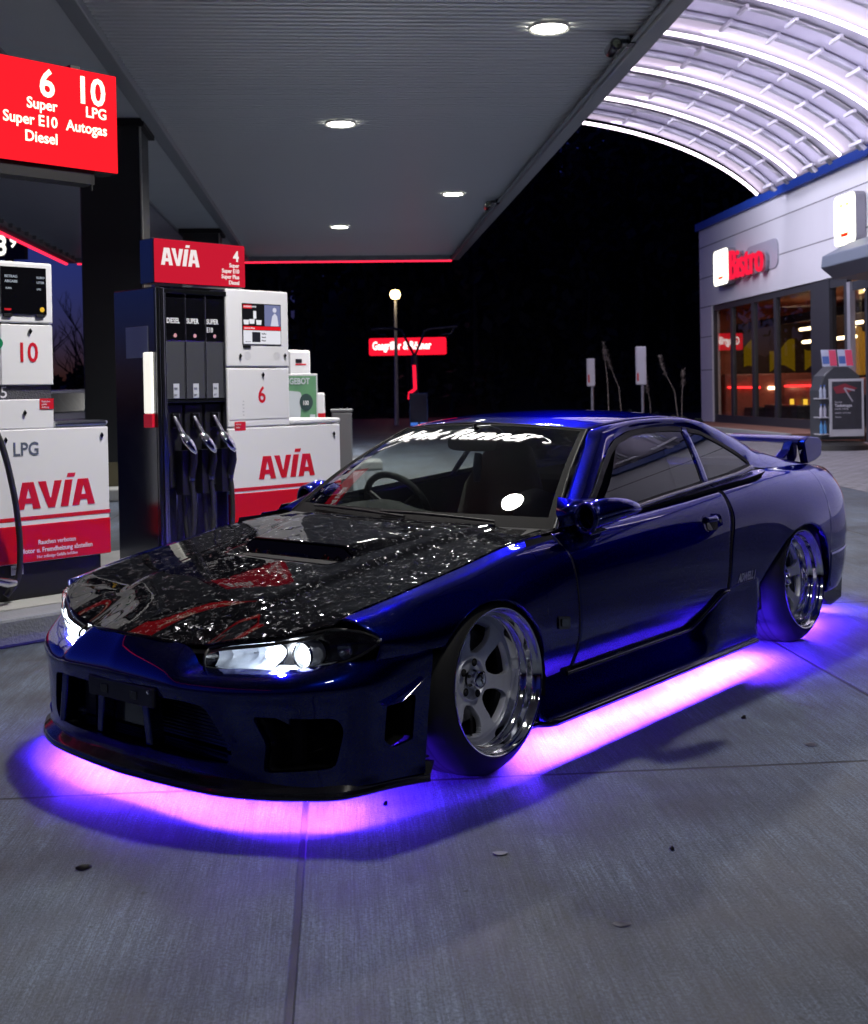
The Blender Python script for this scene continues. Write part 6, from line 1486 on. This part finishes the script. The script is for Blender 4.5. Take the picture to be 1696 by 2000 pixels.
mk=MB(); mk.box(-.30,.30,0,.4,.12,1.22); b=mk.build('body',mat('dark_blue_glass_case',(.02,.03,.08),.2),o,bevel=.02); mk=MB(); mk.box(-.26,-.03,-.01,-.002,.16,.26); mk.box(.05,.27,-.01,-.002,.16,.26); mk.build('lit_strip',emis('blue_strip',(.05,.16,.6),1),b); mk=MB(); mk.box(-.3,.3,-.006,-.002,1.18,1.22); mk.box(-.3,-.27,-.006,-.002,.14,1.18); mk.box(.27,.3,-.006,-.002,.14,1.18); mk.build('frame',mat('blue_frame',(.03,.08,.25),.4),b)
def post(x,y,z0_,z1_,w_,lab):
    o=at(x,y,0,'marker_post'); tag(o,lab,'post','pale marker posts by the dark verge')
    mk=MB(); mk.tube([(.02,0,0),(.02,0,z0_)],.035,8); mk.build('pole',mat('grey_post_metal',(.30,.30,.36),.4,metal=.5),o)
    mk=MB(); mk.box(-w_/2,w_/2,0,.14,z0_,z1_); mk.build('head',mat('pale_post_head',(.60,.60,.68),.4),o,bevel=.03)
    mk=MB(); mk.box(-w_/2+.02,-w_/2+.06,-.004,-.001,z0_+.1,z0_+.3); mk.build('red_mark',REDT,o)
post(3.98,30,1.31,2.02,.20,'smaller left pale marker post before the dark trees')
post(5.25,30,1.33,2.30,.26,'larger right pale marker post nearer the shop')
# parked car glimpsed between pumps and column
o=at(-6.7,20.8,0,'parked_car'); o.rotation_euler=(0,0,R(50)); tag(o,'dark parked car partly hidden behind the white gas dispenser','car')
cp=mat('dark_car_paint',(.01,.012,.03),.2,coat=1)
prof=[(-2.1,.35),(-2.15,.75),(-1.6,.92),(-1.1,1.0),(-.5,1.38),(.7,1.42),(1.5,1.05),(2.05,.95),(2.15,.6),(2.1,.3)]
mk=MB(); G=[]
for y,k in ((-.85,.0),(-.80,1),(0,1.03),(.80,1),(.85,.0)): G.append([(x,y*(1 if z<1.0 else .78),z if k else min(z,.9)) for x,z in prof])
mk.grid(G); b=mk.build('body',cp,o,smooth=40)
mk=MB(); mk.prism([(-1.0,1.02),(-.45,1.34),(.65,1.36),(1.3,1.06)],'y',-.83,.83); mk.v=[(a,b_*(.86 if c>1.2 else .99),c) for a,b_,c in mk.v]; mk.build('windows',BLACKG,b)
for x in (-1.3,1.3):
    for y in (-.86,.72): mk=MB(); mk.lathe([(0,0),(.2,0),(.31,.02),(.31,.14),(0,.14)],axis='y',c=(x,y,.31),seg=20); mk.build('wheel',RUBBER,b,smooth=40)
mk=MB(); mk.box(-1.2,-1.0,-.95,-.80,1.0,1.12); mk.build('mirror',mat('pale_blue_mirror',(.3,.35,.55),.3),b,bevel=.02)
# trees ---------------------------------------------------------------
BARK=mat('dark_tree_bark',(.030,.026,.024),.9,noise=.3,nscale=10)
LEAFM=mat('night_foliage',(.025,.034,.030),.9,noise=.5,nscale=2)
def bare_tree(h,seed):
    r=random.Random(seed); mk=MB()
    def br(p,d,L,rad,dep):
        n=3; pts=[p]; q=p
        for i in range(n):
            d=(d+Vector((r.uniform(-.16,.16),r.uniform(-.16,.16),r.uniform(-.02,.12)))).normalized(); q=q+d*L/n; pts.append(q)
        mk.tube(pts,[rad*(1-.45*i/n) for i in range(n+1)],4 if dep else 6,caps=False)
        if dep<4:
            for k in range(3 if dep<3 else 2):
                t=r.choice(pts[1:]); a=r.uniform(0,2*math.pi); sp=r.uniform(.35,.8)
                nd=(d+Vector((math.cos(a)*sp,math.sin(a)*sp,r.uniform(0,.35)))).normalized(); br(t,nd,L*r.uniform(.55,.75),rad*.5,dep+1)
    br(Vector((0,0,0)),Vector((0,0,1)),h*.42,h*.022,0)
    return mk
protos=[bare_tree(7.0,s) for s in (1,2,3)]
pm=[p.build('bare_tree',BARK) for p in protos]
labs=['bare dark tree','slender bare tree','broad bare tree']
pos=[(-22,66,1.0),(-20.6,63,.86),(-19.4,67,1.0),(-18.3,62,.88),(-17.2,66,.98),(-16.2,61,.84),(-24,64,1.0),(-26,67,1.1)]
for i,(x,y,s) in enumerate(pos):
    o=pm[i%3] if i<3 else pm[i%3].copy()
    if i>=3: col.objects.link(o)
    o.location=(x,y,0); o.scale=(s,s,s); o.rotation_euler=(0,0,i*1.3); o.name='bare_tree'
    tag(o,'leafless dark tree in the row against the blue dusk sky at the left','tree','bare trees at the left')
# dark wooded slope behind everything
def hill_h(x,y):
    base=max(0,(y-60))*.10
    side_=np.interp(x,[-60,-22,-13,-6,2,12,25,60],[.12,.12,.35,.85,1.0,1.0,1.0,1.0])
    return min(22,max(0,(y-58)*.42))*side_+.6*math.sin(x*.31)*math.sin(y*.23)
mk=MB(); mk.grid([[(x,y,hill_h(x,y)-.3) for y in np.linspace(57.5,150,30)] for x in np.linspace(-140,160,90)],flip=True); o=mk.build('hillside',GRASS,smooth=60); tag(o,kind='structure')
# mixed wood on the slope: thousands of leaf clumps on trunks
def wood(name,n,xr,yr,hmin,hmax,label,seed,leaf=.32,per=150):
    r=np.random.RandomState(seed); mk=MB()
    for i in range(n):
        x=r.uniform(*xr); y=r.uniform(*yr); z=hill_h(x,y)-.3; h=r.uniform(hmin,hmax); con=r.rand()<.45
        mk.tube([(x,y,z),(x+r.uniform(-.3,.3),y,z+h*.9)],[.18,.04],5,caps=False)
        for k in range(per):
            t=r.rand()**.8; 
            if con: zz=z+h*(.12+.88*t); rad=(1-t)*h*.20+.1
            else: zz=z+h*(.3+.7*t); rad=h*.26*math.sin(math.pi*min(.97,.25+.75*t))
            a=r.uniform(0,2*math.pi); q=rad*math.sqrt(r.rand()); c=np.array([x+q*math.cos(a),y+q*math.sin(a),zz]); s=leaf*r.uniform(.6,1.7)
            e1=r.normal(size=3); e1/=np.linalg.norm(e1); e2=np.cross(e1,r.normal(size=3)); e2/=np.linalg.norm(e2)
            mk.add([c+e1*s,c+e2*s*.6,c-e1*s,c-e2*s*.6],[(0,1,2,3)])
    o=mk.build(name,LEAFM); tag(o,label,'woodland',kind='stuff'); return o
wood('woodland',260,(-14,42),(60,92),7,14,'dark wooded hillside behind the forecourt',5)
wood('undergrowth',160,(-26,14),(58,64),1.0,2.6,'dark undergrowth along the far roadside',6,.22,60)
# dry reeds by the verge
REED=mat('dry_reed',(.22,.19,.17),.8)
for i,(x,y,h,lean) in enumerate(((4.35,29.5,2.3,.10),(4.75,29.8,2.1,.35),(6.0,29.0,1.9,.40),(6.35,30.5,1.6,-.05),(5.6,30.6,1.5,.12))):
    o=at(x,y,0,'reed_plume'); tag(o,'dry feathery reed stalk standing on the dark verge left of the shop','reed','dry reeds on the verge')
    mk=MB(); mk.tube([(0,0,0),(-lean*.3,0,h*.6),(-lean*1.2,0,h)],[.012,.01,.006],5); st_=mk.build('stalk',REED,o)
    mk=MB(); r=random.Random(i)
    for k in range(90):
        t=r.random(); c=Vector((-lean*1.2+lean*.35*t,0,h-.5*t+.1)); a=r.uniform(0,6.28); d=Vector((math.cos(a)*.07,math.sin(a)*.07,.06)); w_=Vector((-d.y,d.x,0))*.12; mk.add([c,c+d+w_,c+d-w_],[(0,1,2)])
    mk.build('plume',REED,o)
wood('verge_scrub',50,(3.6,7.0),(30.5,35),.10,.35,'low dark scrub on the verge beside the shop corner',9,.07,40)
mk=MB()
for k in range(20):
    pass
# unrelated prototype names kept tidy
bpy.context.view_layer.update()
